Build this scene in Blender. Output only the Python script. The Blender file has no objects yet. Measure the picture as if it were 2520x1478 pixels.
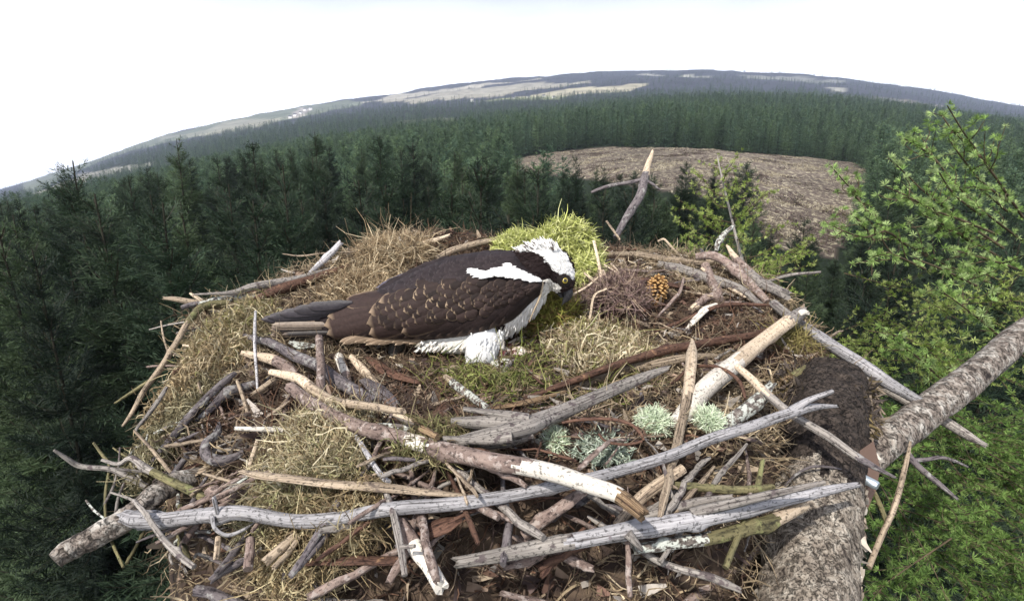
import bpy, math, random
import numpy as np
from mathutils import Vector
random.seed(7); rng = np.random.default_rng(7)
SC = bpy.context.scene
COL = SC.collection
R = math.radians

# ------------------------------------------------------------------ camera, sky, sun, exposure
FPX = 1305.0                      # focal length in pixels of a 2520 px wide picture
PITCH = math.atan((739 - 420) / FPX)
cd = bpy.data.cameras.new("camera"); cam = bpy.data.objects.new("camera", cd); COL.objects.link(cam)
cd.sensor_width = 36.0; cd.lens = 36.0 * FPX / 2520; cd.clip_start = 0.02; cd.clip_end = 9000
cam.location = (0, 0, 0); cam.rotation_euler = (math.pi / 2 - PITCH, 0, 0)
SC.camera = cam
SUN_EL, SUN_AZ = R(50), R(212)     # azimuth clockwise from +Y (north): behind the camera, a little to the left
world = bpy.data.worlds.new("World"); SC.world = world; world.use_nodes = True
wn = world.node_tree.nodes; wl = world.node_tree.links; wn.clear()
wo = wn.new("ShaderNodeOutputWorld"); mixs = wn.new("ShaderNodeMixShader")
b1 = wn.new("ShaderNodeBackground"); b2 = wn.new("ShaderNodeBackground")
sky = wn.new("ShaderNodeTexSky"); sky.sky_type = 'NISHITA'; sky.sun_disc = False
sky.sun_elevation = SUN_EL; sky.sun_rotation = SUN_AZ; sky.dust_density = 2.0
b1.inputs[1].default_value = 0.06
b2.inputs[0].default_value = (0.97, 0.985, 1.0, 1); b2.inputs[1].default_value = 2.1
tc = wn.new("ShaderNodeTexCoord"); mp = wn.new("ShaderNodeMapping"); mp.inputs['Scale'].default_value = (1.2, 1.2, 4.0)
nz = wn.new("ShaderNodeTexNoise"); nz.inputs['Scale'].default_value = 1.6; nz.inputs['Detail'].default_value = 6
cr = wn.new("ShaderNodeValToRGB"); cr.color_ramp.elements[0].position = 0.28; cr.color_ramp.elements[1].position = 0.50
cr.color_ramp.elements[0].color = (0.72, 0.72, 0.72, 1)
wl.new(tc.outputs['Generated'], mp.inputs[0]); wl.new(mp.outputs[0], nz.inputs['Vector']); wl.new(nz.outputs[0], cr.inputs[0])
sx = wn.new("ShaderNodeSeparateXYZ"); wl.new(tc.outputs['Generated'], sx.inputs[0])
hz_ = wn.new("ShaderNodeMapRange"); hz_.interpolation_type = 'SMOOTHSTEP'; hz_.inputs['From Min'].default_value = .08; hz_.inputs['From Max'].default_value = .40; hz_.inputs['To Min'].default_value = 1; hz_.inputs['To Max'].default_value = .12
wl.new(sx.outputs['Z'], hz_.inputs[0]); mm_ = wn.new("ShaderNodeMath"); mm_.operation = 'MULTIPLY'; wl.new(hz_.outputs[0], mm_.inputs[0]); wl.new(cr.outputs[0], mm_.inputs[1])
wl.new(mm_.outputs[0], mixs.inputs[0]); wl.new(sky.outputs[0], b1.inputs[0])
wl.new(b1.outputs[0], mixs.inputs[1]); wl.new(b2.outputs[0], mixs.inputs[2]); wl.new(mixs.outputs[0], wo.inputs[0])
sd = bpy.data.lights.new("sun", 'SUN'); sd.energy = 5.0; sd.angle = R(1.5); sd.color = (1.0, 0.95, 0.87)
sun = bpy.data.objects.new("sun", sd); COL.objects.link(sun)
sv = Vector((math.sin(SUN_AZ) * math.cos(SUN_EL), math.cos(SUN_AZ) * math.cos(SUN_EL), math.sin(SUN_EL)))
sun.rotation_euler = sv.to_track_quat('Z', 'Y').to_euler()
SC.view_settings.view_transform = 'Standard'; SC.view_settings.look = 'None'
SC.view_settings.gamma = 1; SC.view_settings.exposure = 0.36
SC.cycles.max_bounces = 6; SC.cycles.transparent_max_bounces = 6; SC.cycles.volume_bounces = 0
SC.cycles.use_denoising = True

# ------------------------------------------------------------------ picture <-> space
SP, CP = math.sin(PITCH), math.cos(PITCH)
def ray(px, py):
    a = (px - 1260) / FPX; b = (739 - py) / FPX
    return np.array([a, CP + b * SP, -SP + b * CP])
def PT(px, py, zc): return ray(px, py) * zc
def PY(px, py, Y):
    d = ray(px, py); return d * (Y / d[1])
def PROJ(p):
    p = np.asarray(p); zc = p[..., 1] * CP - p[..., 2] * SP; yc = p[..., 1] * SP + p[..., 2] * CP
    return 1260 + FPX * p[..., 0] / zc, 739 - FPX * yc / zc
ZONES = {'A': (587.2, 503.3, .39947), 'B': (67.1, 838.9, .38027), 'C': (796.9, 838.9, .38027), 'D': (1619.0, 838.9, .38027),
         'E': (1426.1, 520.1, .30081), 'F': (369.1, 545.3, .25537), 'G': (0., 0., 1.), 'H': (1619.0, 151.0, .3406), 'I': (838.9, 125.8, .3406)}
def zxy(z, x, y):
    a, b, s = ZONES[z]; return a + x * s, b + y * s

# ------------------------------------------------------------------ mesh collecting
def nrm(v):
    v = np.asarray(v, float); return v / np.maximum(np.linalg.norm(v, axis=-1, keepdims=True), 1e-9)
class MB:
    def __init__(s): s.v = []; s.f = []; s.c = []; s.g = []; s.m = []; s.n = 0; s.sm = []
    def add(s, v, f, col=(.5, .5, .5), gc=None, mat=0, smooth=True):
        v = np.asarray(v, float).reshape(-1, 3); f = np.asarray(f, int)
        s.v.append(v); s.f.append(f + s.n)
        c = np.asarray(col, float)
        s.c.append(np.broadcast_to(c, (len(v), 3)) if c.ndim == 1 else c)
        s.g.append(v if gc is None else np.asarray(gc, float))
        s.m.append(np.full(len(f), mat)); s.sm.append(np.full(len(f), smooth)); s.n += len(v)
    def mesh(s, name, mats):
        V = np.concatenate(s.v); me = bpy.data.meshes.new(name)
        tot = np.concatenate([np.full(len(f), f.shape[1]) for f in s.f]); loops = np.concatenate([f.ravel() for f in s.f])
        me.vertices.add(len(V)); me.vertices.foreach_set("co", V.ravel())
        me.loops.add(len(loops)); me.loops.foreach_set("vertex_index", loops)
        me.polygons.add(len(tot)); st = np.concatenate([[0], np.cumsum(tot)[:-1]])
        me.polygons.foreach_set("loop_start", st); me.polygons.foreach_set("loop_total", tot)
        me.polygons.foreach_set("material_index", np.concatenate(s.m)); me.polygons.foreach_set("use_smooth", np.concatenate(s.sm))
        a = me.attributes.new("col", 'FLOAT_COLOR', 'POINT'); C = np.concatenate(s.c)
        a.data.foreach_set("color", np.column_stack([C, np.ones(len(C))]).ravel())
        a = me.attributes.new("gc", 'FLOAT_VECTOR', 'POINT'); a.data.foreach_set("vector", np.concatenate(s.g).ravel())
        me.update(calc_edges=True); me.validate()
        for m in (mats if isinstance(mats, (list, tuple)) else [mats]): me.materials.append(m)
        return me
    def build(s, name, mats, parent=None, loc=None):
        if loc is not None:
            s.v = [v - np.asarray(loc) for v in s.v]
        o = bpy.data.objects.new(name, s.mesh(name, mats)); COL.objects.link(o)
        if parent is not None: o.parent = parent
        elif loc is not None: o.location = loc
        return o
def tag(o, label=None, cat=None, group=None, kind=None):
    for k, v in (('label', label), ('category', cat), ('group', group), ('kind', kind)):
        if v: o[k] = v
    return o
def empty(name, label, cat, loc=(0, 0, 0), group=None):
    o = bpy.data.objects.new(name, None); COL.objects.link(o); o.location = loc; o.empty_display_size = .1
    return tag(o, label, cat, group)

def catmull(P, n):
    P = np.asarray(P, float)
    if len(P) == 2: t = np.linspace(0, 1, n)[:, None]; return P[0] * (1 - t) + P[1] * t
    Q = np.vstack([2 * P[0] - P[1], P, 2 * P[-1] - P[-2]]); out = []
    for u in np.linspace(0, len(P) - 1 - 1e-9, n):
        i = int(u); t = u - i; a, b, c, d = Q[i:i + 4]
        out.append(.5 * (2 * b + (c - a) * t + (2 * a - 5 * b + 4 * c - d) * t * t + (3 * b - a - 3 * c + d) * t ** 3))
    return np.array(out)
def vnoise(x, seed=0):
    """smooth value noise of a 1-D or 2-D array of coordinates"""
    x = np.atleast_2d(np.asarray(x, float)); i = np.floor(x).astype(int); f = x - i; f = f * f * (3 - 2 * f)
    def h(ix):
        k = np.zeros(ix.shape[0])
        for d in range(ix.shape[1]): k = k + ix[:, d] * (127.1 + 184.6 * d)
        return np.modf(np.abs(np.sin(k + seed * 17.13) * 43758.5453))[0]
    D = x.shape[1]; r = np.zeros(x.shape[0])
    for c in range(2 ** D):
        o = np.array([(c >> d) & 1 for d in range(D)]); w = np.prod(np.where(o, f, 1 - f), axis=1); r = r + w * h(i + o)
    return r
def fbm(x, oct=4, seed=0):
    x = np.atleast_2d(np.asarray(x, float)); r = 0; a = .5
    for k in range(oct): r = r + a * vnoise(x * 2 ** k + k * 7.3, seed + k); a *= .5
    return r

def tube(mb, P, rad, sides=10, rough=.08, col=(.5, .5, .5), mat=0, splinter=(0, 0), seed=0, tmat=None, knots=0, flat=1.0):
    """a limb along the points P with radius rad at each; tmat(t) gives the material slot along it"""
    P = np.asarray(P, float); n = len(P); rad = np.asarray(rad, float)
    T = nrm(np.gradient(P, axis=0)); N = np.zeros_like(P)
    a = np.array([0, 0, 1.]) if abs(T[0][2]) < .9 else np.array([1., 0, 0])
    N[0] = nrm(np.cross(np.cross(T[0], a), T[0]))
    for i in range(1, n): N[i] = nrm(N[i - 1] - T[i] * np.dot(N[i - 1], T[i]))
    Bn = np.cross(T, N); s = np.concatenate([[0], np.cumsum(np.linalg.norm(np.diff(P, axis=0), axis=1))])
    th = np.linspace(0, 2 * math.pi, sides, endpoint=False); r0 = rad.max()
    TH, S = np.meshgrid(th, s); q = np.column_stack([np.cos(TH).ravel() * 1.3, np.sin(TH).ravel() * 1.3, S.ravel() / max(r0, 1e-4) * .35])
    q2 = q * np.array([2.2, 2.2, .5])
    w = 1 + rough * 2 * (fbm(q + seed * 3.1, 2, seed) - .38) + rough * 1.6 * (vnoise(q2 + seed, seed + 5) - .5)
    if knots:
        for k in range(knots):
            ks, kt = rng.uniform(.1, .9) * s[-1], rng.uniform(0, 6.28)
            w = w + .45 * np.exp(-(((S.ravel() - ks) / (1.1 * r0)) ** 2 + ((np.cos(TH.ravel() - kt) - 1) * 4) ** 2))
    rr = (np.repeat(rad, sides) * w)
    off = np.repeat(N, sides, 0) * (np.cos(TH.ravel()) * rr * flat)[:, None] + np.repeat(Bn, sides, 0) * (np.sin(TH.ravel()) * rr)[:, None]
    V = np.repeat(P, sides, 0) + off
    for e, amt in ((0, splinter[0]), (1, splinter[1])):
        if amt:
            sl = slice(0, sides) if e == 0 else slice(-sides, None)
            V[sl] += (T[0] * -1 if e == 0 else T[-1]) * (rng.uniform(-.3, 1, sides) ** 1 * amt * r0)[:, None]
    i = np.arange(n - 1)[:, None] * sides; j = np.arange(sides)[None, :]; j2 = (j + 1) % sides
    F = np.stack([i + j, i + j2, i + sides + j2, i + sides + j], -1).reshape(-1, 4)
    G = np.column_stack([np.cos(TH.ravel()) * r0, np.sin(TH.ravel()) * r0, S.ravel()]) + seed * 1.37
    if tmat is None: mb.add(V, F, col, G, mat)
    else:
        mm = np.array([tmat((k + .5) / (n - 1)) for k in range(n - 1)]); n0 = mb.n; mb.add(V, F, col, G, 0)
        jt = (np.arange(n - 1)[:, None] + .5) / (n - 1) + .05 * (vnoise(np.c_[np.repeat(np.arange(n - 1), sides) * .5, np.tile(np.arange(sides), n - 1) * .9], seed).reshape(n - 1, sides) - .5)
        mb.m[-1] = np.array([[tmat(v) for v in row] for row in jt]).ravel()
    for e in (0, 1):
        ring = V[:sides] if e == 0 else V[-sides:]; c = ring.mean(0) + (T[-1] if e else -T[0]) * r0 * (.05 if rad[-1 if e else 0] > .3 * r0 else .3)
        c = ring.mean(0) if splinter[e] else c
        m = mat if tmat is None else tmat(float(e)); f = np.array([[k, (k + 1) % sides, sides] for k in range(sides)])
        mb.add(np.vstack([ring, c]), f if e else f[:, ::-1], col, np.vstack([G[:sides] if e == 0 else G[-sides:], G[0] * 0 + seed + (0, 0, s[-1 if e else 0])]), m, smooth=False)

def fibres(mb, P, D, L, W, col, curl=.5, seg=4, droop=0., mat=0, face=None, kink=0.):
    """thin blades: roots P, directions D, lengths L, widths W (arrays), one colour each"""
    n = len(P); D = nrm(D); L = np.broadcast_to(L, (n,)); W = np.broadcast_to(W, (n,)); col = np.broadcast_to(np.asarray(col, float), (n, 3))
    side = nrm(np.cross(D, rng.normal(size=(n, 3)) if face is None else np.asarray(face) + rng.normal(0, .25, (n, 3)))); bend = nrm(np.cross(D, side)) * (curl * rng.normal(size=n))[:, None]
    t = np.linspace(0, 1, seg + 1); C = []; ph = rng.uniform(0, 6.28, (n, 2)); fq = rng.uniform(3.5, 9, (n, 2)); s2 = nrm(np.cross(D, side))
    for k in t:
        p = P + D * (L * k)[:, None] + bend * (L * k * k)[:, None]
        if kink: p = p + side * ((np.sin(k * fq[:, 0] + ph[:, 0]) - np.sin(ph[:, 0])) * L * kink)[:, None] + s2 * ((np.sin(k * fq[:, 1] + ph[:, 1]) - np.sin(ph[:, 1])) * L * kink)[:, None]
        p[:, 2] -= droop * L * k * k; C.append(p)
    C = np.stack(C, 1); ws = W[:, None] * (1 - .75 * t[None, :] ** 2) * .5
    A = C + side[:, None, :] * ws[..., None]; B = C - side[:, None, :] * ws[..., None]
    V = np.stack([A, B], 2).reshape(-1, 3); base = np.arange(n)[:, None] * (2 * (seg + 1)) + np.arange(seg)[None, :] * 2
    F = np.stack([base, base + 1, base + 3, base + 2], -1).reshape(-1, 4)
    mb.add(V, F, np.repeat(col, 2 * (seg + 1), 0), None, mat)
def pick(cols, n, jit=.15):
    c = np.asarray(cols, float)[rng.integers(0, len(cols), n)]; return np.clip(c * (1 + jit * rng.normal(size=(n, 1))), .005, .95)

# ------------------------------------------------------------------ materials
def newmat(name, rough=.8, spec=.3):
    m = bpy.data.materials.new(name); m.use_nodes = True; nt = m.node_tree; b = nt.nodes['Principled BSDF']
    b.inputs['Roughness'].default_value = rough; b.inputs['Specular IOR Level'].default_value = spec
    return m, nt, b
def nd(nt, t, **kw):
    n = nt.nodes.new(t)
    for k, v in kw.items():
        if k in n.inputs: n.inputs[k].default_value = v
        else: setattr(n, k, v)
    return n
def colmat(name, rough=.8, spec=.25, jitter=.35, nscale=60., trans=0., bump=0.):
    """colour stored per fibre / leaf / patch, with fine mottling"""
    m, nt, b = newmat(name, rough, spec); a = nd(nt, 'ShaderNodeAttribute', attribute_name='col')
    n = nd(nt, 'ShaderNodeTexNoise', Scale=nscale, Detail=4.); g = nd(nt, 'ShaderNodeTexCoord')
    nt.links.new(g.outputs['Object'], n.inputs['Vector'])
    mr = nd(nt, 'ShaderNodeMapRange'); mr.inputs['To Min'].default_value = 1 - jitter; mr.inputs['To Max'].default_value = 1 + jitter
    mr.inputs['From Min'].default_value = .25; mr.inputs['From Max'].default_value = .75
    nt.links.new(n.outputs[0], mr.inputs[0]); mx = nd(nt, 'ShaderNodeVectorMath', operation='SCALE')
    nt.links.new(a.outputs['Color'], mx.inputs[0]); nt.links.new(mr.outputs[0], mx.inputs['Scale']); nt.links.new(mx.outputs[0], b.inputs['Base Color'])
    if bump:
        bp = nd(nt, 'ShaderNodeBump', Strength=bump, Distance=.004); nt.links.new(n.outputs[0], bp.inputs['Height']); nt.links.new(bp.outputs[0], b.inputs['Normal'])
    if trans:
        ts = nd(nt, 'ShaderNodeBsdfTranslucent'); ms = nd(nt, 'ShaderNodeMixShader'); ms.inputs[0].default_value = trans
        nt.links.new(mx.outputs[0], ts.inputs['Color']); out = nt.nodes['Material Output']
        nt.links.new(b.outputs[0], ms.inputs[1]); nt.links.new(ts.outputs[0], ms.inputs[2]); nt.links.new(ms.outputs[0], out.inputs[0])
    return m
def wood(name, c1, c2, crack, grain=(260, 260, 14), spot=None, spotcol=(.05, .04, .04), rough=.75, bump=.5, crackpos=.36, spotscale=70.):
    """long grain and cracks running along the stick, plus blotches"""
    m, nt, b = newmat(name, rough, .25); L = nt.links.new
    a = nd(nt, 'ShaderNodeAttribute', attribute_name='gc'); mp = nd(nt, 'ShaderNodeMapping'); mp.inputs['Scale'].default_value = grain
    L(a.outputs['Vector'], mp.inputs[0]); n = nd(nt, 'ShaderNodeTexNoise', Scale=1., Detail=8., Roughness=.72); L(mp.outputs[0], n.inputs['Vector'])
    r = nd(nt, 'ShaderNodeValToRGB'); e = r.color_ramp.elements
    e[0].position = crackpos; e[0].color = (*crack, 1); e[1].position = crackpos + .07; e[1].color = (*c2, 1)
    x = e.new(.62); x.color = (*c1, 1); L(n.outputs[0], r.inputs[0])
    n2 = nd(nt, 'ShaderNodeTexNoise', Scale=22., Detail=5.); L(a.outputs['Vector'], n2.inputs['Vector'])
    oi = nd(nt, 'ShaderNodeObjectInfo'); ad = nd(nt, 'ShaderNodeMath', operation='MULTIPLY_ADD'); ad.inputs[1].default_value = .5; ad.inputs[2].default_value = .42
    L(oi.outputs['Random'], ad.inputs[0]); ad2 = nd(nt, 'ShaderNodeMath', operation='ADD'); L(n2.outputs[0], ad2.inputs[0]); L(ad.outputs[0], ad2.inputs[1])
    ad2b = nd(nt, 'ShaderNodeMath', operation='MULTIPLY'); ad2b.inputs[1].default_value = .86; L(ad2.outputs[0], ad2b.inputs[0])
    sc = nd(nt, 'ShaderNodeVectorMath', operation='SCALE'); L(r.outputs[0], sc.inputs[0]); L(ad2b.outputs[0], sc.inputs['Scale']); src = sc.outputs[0]
    if spot:
        n3 = nd(nt, 'ShaderNodeTexNoise', Scale=spotscale, Detail=4., Roughness=.6); L(a.outputs['Vector'], n3.inputs['Vector'])
        rr = nd(nt, 'ShaderNodeValToRGB'); rr.color_ramp.elements[0].position = 1 - spot; rr.color_ramp.elements[1].position = 1 - spot + .06; L(n3.outputs[0], rr.inputs[0])
        mx = nd(nt, 'ShaderNodeMix', data_type='RGBA'); L(rr.outputs[0], mx.inputs[0]); L(src, mx.inputs[6]); mx.inputs[7].default_value = (*spotcol, 1); src = mx.outputs[2]
    n4 = nd(nt, 'ShaderNodeTexNoise', Scale=240., Detail=3., Roughness=.6); L(a.outputs['Vector'], n4.inputs['Vector'])
    r4 = nd(nt, 'ShaderNodeMapRange'); r4.inputs['From Min'].default_value = .36; r4.inputs['From Max'].default_value = .46; r4.inputs['To Min'].default_value = .35; L(n4.outputs[0], r4.inputs[0])
    s4 = nd(nt, 'ShaderNodeVectorMath', operation='SCALE'); L(src, s4.inputs[0]); L(r4.outputs[0], s4.inputs['Scale']); src = s4.outputs[0]
    L(src, b.inputs['Base Color'])
    bp = nd(nt, 'ShaderNodeBump', Strength=bump, Distance=.003); L(n.outputs[0], bp.inputs['Height']); L(bp.outputs[0], b.inputs['Normal'])
    return m
M = {
 'silver': wood('silver_weathered_wood', (.50, .48, .49), (.33, .32, .33), (.10, .09, .09), (460, 460, 14), .34, (.18, .16, .17), crackpos=.40),
 'grey': wood('grey_weathered_wood', (.34, .31, .28), (.19, .17, .155), (.05, .04, .04), (420, 420, 14), .42, (.10, .08, .08), crackpos=.37),
 'tan': wood('tan_weathered_wood', (.42, .34, .25), (.26, .20, .145), (.06, .045, .035), (380, 380, 14), .40, (.13, .10, .08), crackpos=.38),
 'pale': wood('pale_bare_wood', (.60, .49, .37), (.45, .35, .25), (.25, .17, .12), (300, 300, 8), .36, (.24, .17, .13), crackpos=.30),
 'white': wood('white_bare_wood', (.70, .66, .59), (.58, .52, .45), (.40, .31, .24), (260, 260, 6), .30, (.40, .32, .26), crackpos=.28),
 'bark': wood('brown_grey_bark', (.27, .205, .175), (.16, .115, .10), (.045, .03, .028), (170, 170, 60), .45, (.36, .30, .27), crackpos=.36, bump=.8, spotscale=110.),
 'rust': wood('red_brown_bark', (.155, .085, .058), (.088, .047, .034), (.035, .016, .012), (200, 200, 40), .38, (.26, .15, .09), crackpos=.38, bump=.8),
 'dark': wood('dark_grey_bark', (.17, .15, .15), (.10, .085, .09), (.03, .025, .03), (190, 190, 40), .44, (.27, .26, .25), crackpos=.38, bump=.8),
 'lichen': wood('lichened_bark', (.20, .17, .15), (.12, .10, .09), (.03, .025, .025), (170, 170, 50), .52, (.50, .52, .47), crackpos=.38, bump=.9, spotscale=120.),
 'olive': wood('mossy_bark', (.20, .175, .09), (.11, .10, .05), (.03, .026, .015), (180, 180, 30), .42, (.20, .20, .09), crackpos=.38, bump=.8),
 'splint': wood('splintered_wood', (.46, .34, .21), (.26, .17, .10), (.05, .03, .02), (520, 520, 10), .36, (.15, .09, .06), crackpos=.42, bump=1.),
}
MF = colmat('fibre_colours', .85, .15, .25, 90., trans=.15)
MCOL = colmat('mottled_colours', .85, .15, .3, 120., bump=.5)
MNEEDLE = colmat('spruce_needles', .7, .25, .3, 3., trans=.2)
MLARCH = colmat('larch_needles', .65, .3, .2, 40., trans=.35)
# ------------------------------------------------------------------ the land
TCOL = np.array([-300, 70, 450, 850, 1250, 1650, 2050, 2450, 2850.])
TROW = {65: [850, 760, 690, 640, 600, 480, 545, 600, 650], 150: [650, 555, 490, 432, 392, 362, 392, 432, 470],
        280: [610, 540, 452, 380, 336, 304, 314, 350, 385], 450: [585, 508, 420, 350, 304, 261, 265, 316, 352],
        700: [570, 484, 381, 313, 284, 262, 267, 317, 352], 1100: [560, 470, 358, 288, 256, 228, 240, 296, 350],
        1700: [550, 458, 341, 266, 224, 191, 210, 272, 338], 2500: [545, 450, 327, 251, 195, 175, 197, 259, 330]}
_ys = [8, 30] + list(TROW)
_tz = []
for Y in _ys:
    _tz.append([-17.2 - (.0 if Y < 20 else -1.2) for _ in TCOL] if Y < 60 else [PY(c, p, Y)[2] for c, p in zip(TCOL, TROW[Y])])
_tz = np.array(_tz); _lys = np.log(np.array(_ys, float)); _az = (TCOL - 1260) / FPX / (CP + .2 * SP)
def _cubic(xs, ys, x):
    """smooth monotone-ish interpolation along the last axis of ys"""
    m = np.gradient(ys, xs, axis=0); i = np.clip(np.searchsorted(xs, x) - 1, 0, len(xs) - 2); h = xs[i + 1] - xs[i]; t = np.clip((x - xs[i]) / h, 0, 1)
    return (2 * t**3 - 3 * t**2 + 1), (t**3 - 2 * t**2 + t) * h, (-2 * t**3 + 3 * t**2), (t**3 - t**2) * h, i, m
def ground(x, y):
    x = np.atleast_1d(np.asarray(x, float)); y = np.atleast_1d(np.asarray(y, float)); yy = np.clip(y, 8, 2500); a = np.clip(x / np.maximum(yy, 8), _az[0], _az[-1])
    # interpolate across azimuth for every row, then along log distance
    a0, b0, c0, d0, i, m = _cubic(_az, _tz.T, a)
    rows = [a0 * _tz[k][i] + b0 * m[i, k] + c0 * _tz[k][i + 1] + d0 * m[i + 1, k] for k in range(len(_ys))]
    rows = np.array(rows); l = np.log(yy); j = np.clip(np.searchsorted(_lys, l) - 1, 0, len(_ys) - 2); t = np.clip((l - _lys[j]) / (_lys[j + 1] - _lys[j]), 0, 1)
    k = np.arange(len(x)); z = rows[j, k] * (1 - t) + rows[j + 1, k] * t
    return z - np.maximum(y - 2500, 0) * .12
def inpoly(px, py, poly):
    px = np.asarray(px); py = np.asarray(py); r = np.zeros(px.shape, bool); P = np.asarray(poly, float); j = len(P) - 1
    for i in range(len(P)):
        xi, yi = P[i]; xj, yj = P[j]
        r ^= ((yi > py) != (yj > py)) & (px < (xj - xi) * (py - yi) / (yj - yi + 1e-12) + xi); j = i
    return r
CLEARING = [(1225, 400), (1300, 384), (1400, 370), (1490, 361), (1650, 364), (1850, 375), (2000, 388), (2110, 402), (2150, 440), (2100, 520), (2060, 640), (1880, 600), (1830, 500), (1640, 470), (1450, 440), (1300, 425)]
FIELDS = [  # pale fields, stubble and a village far off: outline in the picture, colour, nearest and farthest distance
 ([(860, 252), (1000, 228), (1330, 190), (1332, 194), (1180, 212), (1010, 238), (900, 256)], (.62, .58, .46), 900, 2500),
 ([(880, 256), (1010, 240), (1180, 216), (1330, 203), (1480, 200), (1250, 232), (1100, 245), (960, 254)], (.50, .47, .36), 900, 2500),
 ([(1250, 240), (1400, 222), (1500, 214), (1590, 206), (1585, 211), (1540, 222), (1420, 236), (1300, 248)], (.60, .55, .36), 800, 2500),
 ([(1150, 248), (1230, 241), (1390, 240), (1380, 250), (1250, 250)], (.42, .46, .20), 700, 2500),
 ([(1560, 182), (1625, 182), (1640, 186), (1575, 186)], (.55, .55, .48), 900, 2600), ([(1670, 183), (1745, 186), (1750, 192), (1680, 191)], (.62, .62, .52), 900, 2600),
 ([(1800, 182), (1960, 190), (2080, 203), (1960, 200), (1840, 190)], (.32, .34, .30), 900, 2600),
 ([(2030, 216), (2085, 221), (2090, 226), (2050, 224)], (.5, .5, .42), 700, 2600), ([(2060, 229), (2200, 243), (2330, 262), (2280, 262), (2120, 243)], (.34, .30, .24), 600, 2600),
 ([(60, 452), (300, 360), (440, 325), (600, 287), (740, 254), (800, 258), (880, 250), (880, 262), (760, 285), (600, 312), (430, 345), (250, 395), (60, 480)], (.22, .27, .17), 900, 2600),
 ([(560, 300), (690, 290), (640, 312), (480, 335)], (.42, .42, .30), 800, 2600), ([(330, 348), (430, 340), (560, 314), (430, 332)], (.36, .38, .27), 800, 2600),
 ([(705, 287), (740, 268), (768, 268), (745, 285), (720, 296)], (.62, .56, .50), 800, 2600),
 ([(70, 478), (180, 440), (378, 395), (370, 404), (240, 438), (90, 495)], (.33, .33, .25), 300, 2000),
 ([(180, 432), (330, 403), (345, 408), (200, 440)], (.36, .35, .28), 300, 2000),
 ([(800, 342), (900, 325), (1000, 322), (1130, 290), (1180, 320), (1000, 332), (860, 350)], (.17, .19, .08), 440, 1000), ([(930, 300), (1090, 285), (1130, 292), (1000, 305)], (.16, .18, .08), 440, 1300),
 ([(1240, 412), (1290, 390), (1390, 372), (1370, 386), (1290, 402)], (.34, .31, .17), 60, 400),
 ([(1655, 251), (1672, 245), (1676, 250), (1662, 257)], (.45, .38, .28), 250, 700), ([(2110, 252), (2180, 262), (2230, 272), (2140, 262)], (.35, .36, .28), 250, 900),
]
def landuse(x, y, z):
    """Colour of the ground, bluer far off to stand in for haze, and whether woodland stands on it"""
    px, py = PROJ(np.column_stack([x, y, z])); n = len(x); col = np.tile((.016, .024, .014), (n, 1)); wood_ = np.ones(n, bool)
    jx = px + 26 * (fbm(np.column_stack([x, y]) / (4 + y[:, None] * .05), 3, 3) - .45) ; jy = py + 9 * (fbm(np.column_stack([x, y]) / (4 + y[:, None] * .04), 3, 9) - .45)
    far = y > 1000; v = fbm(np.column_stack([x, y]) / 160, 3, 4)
    col[far] = np.array((.040, .046, .056)) * (.7 + .6 * v[far, None])  # far land tinted bluer: distance haze mixed into the ground colour
    for poly, c, d0, d1 in FIELDS:
        k = inpoly(jx, jy, poly) & (y > d0) & (y < d1); col[k] = (np.array(c) * .75 + np.mean(c) * .25) * .62 * (.8 + .4 * fbm(np.column_stack([x, y])[k] / 60, 3, 5)[:, None]); wood_[k] = False
    k = inpoly(jx, jy, CLEARING) & (y > 42) & (y < 170)
    col[k] = (.094, .074, .064); wood_[k] = False
    return col, wood_, k
NA, NY = 420, 330
ga = np.linspace(-2.6, 2.6, NA); ga = np.sign(ga) * (np.abs(ga) / 2.6) ** 1.25 * 2.6; gy = np.concatenate([[-160, -80, -30, 0], np.exp(np.linspace(math.log(4), math.log(3300), NY - 4))])
A_, Y_ = np.meshgrid(ga, gy); X_ = A_ * np.maximum(np.abs(Y_), 60.); gx, gyy = X_.ravel(), Y_.ravel()
gz = ground(gx, gyy); lc, lw, lk = landuse(gx, np.maximum(gyy, 4), gz)
gz = gz + np.where(lk, .9 * (fbm(np.column_stack([gx, gyy]) / 3.2, 4, 2) - .45), 0)
hill = fbm(np.column_stack([gx, gyy]) / 130, 4, 6) - .47; gz = gz + hill * np.clip((gyy - 300) / 1500, 0, 1) * 26
i = np.arange(NY - 1)[:, None] * NA; j = np.arange(NA - 1)[None, :]
mb = MB(); mb.add(np.column_stack([gx, gyy, gz]), np.stack([i + j, i + j + 1, i + NA + j + 1, i + NA + j], -1).reshape(-1, 4), lc)
mg, nt, b = newmat("heath_and_field_ground", .95, .1); L = nt.links.new
at = nd(nt, 'ShaderNodeAttribute', attribute_name='col'); gg = nd(nt, 'ShaderNodeNewGeometry')
n1 = nd(nt, 'ShaderNodeTexNoise', Scale=1.3, Detail=8., Roughness=.75); L(gg.outputs['Position'], n1.inputs['Vector'])
r1 = nd(nt, 'ShaderNodeValToRGB'); r1.color_ramp.elements[0].position = .50; r1.color_ramp.elements[1].position = .62; L(n1.outputs[0], r1.inputs[0])
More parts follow.
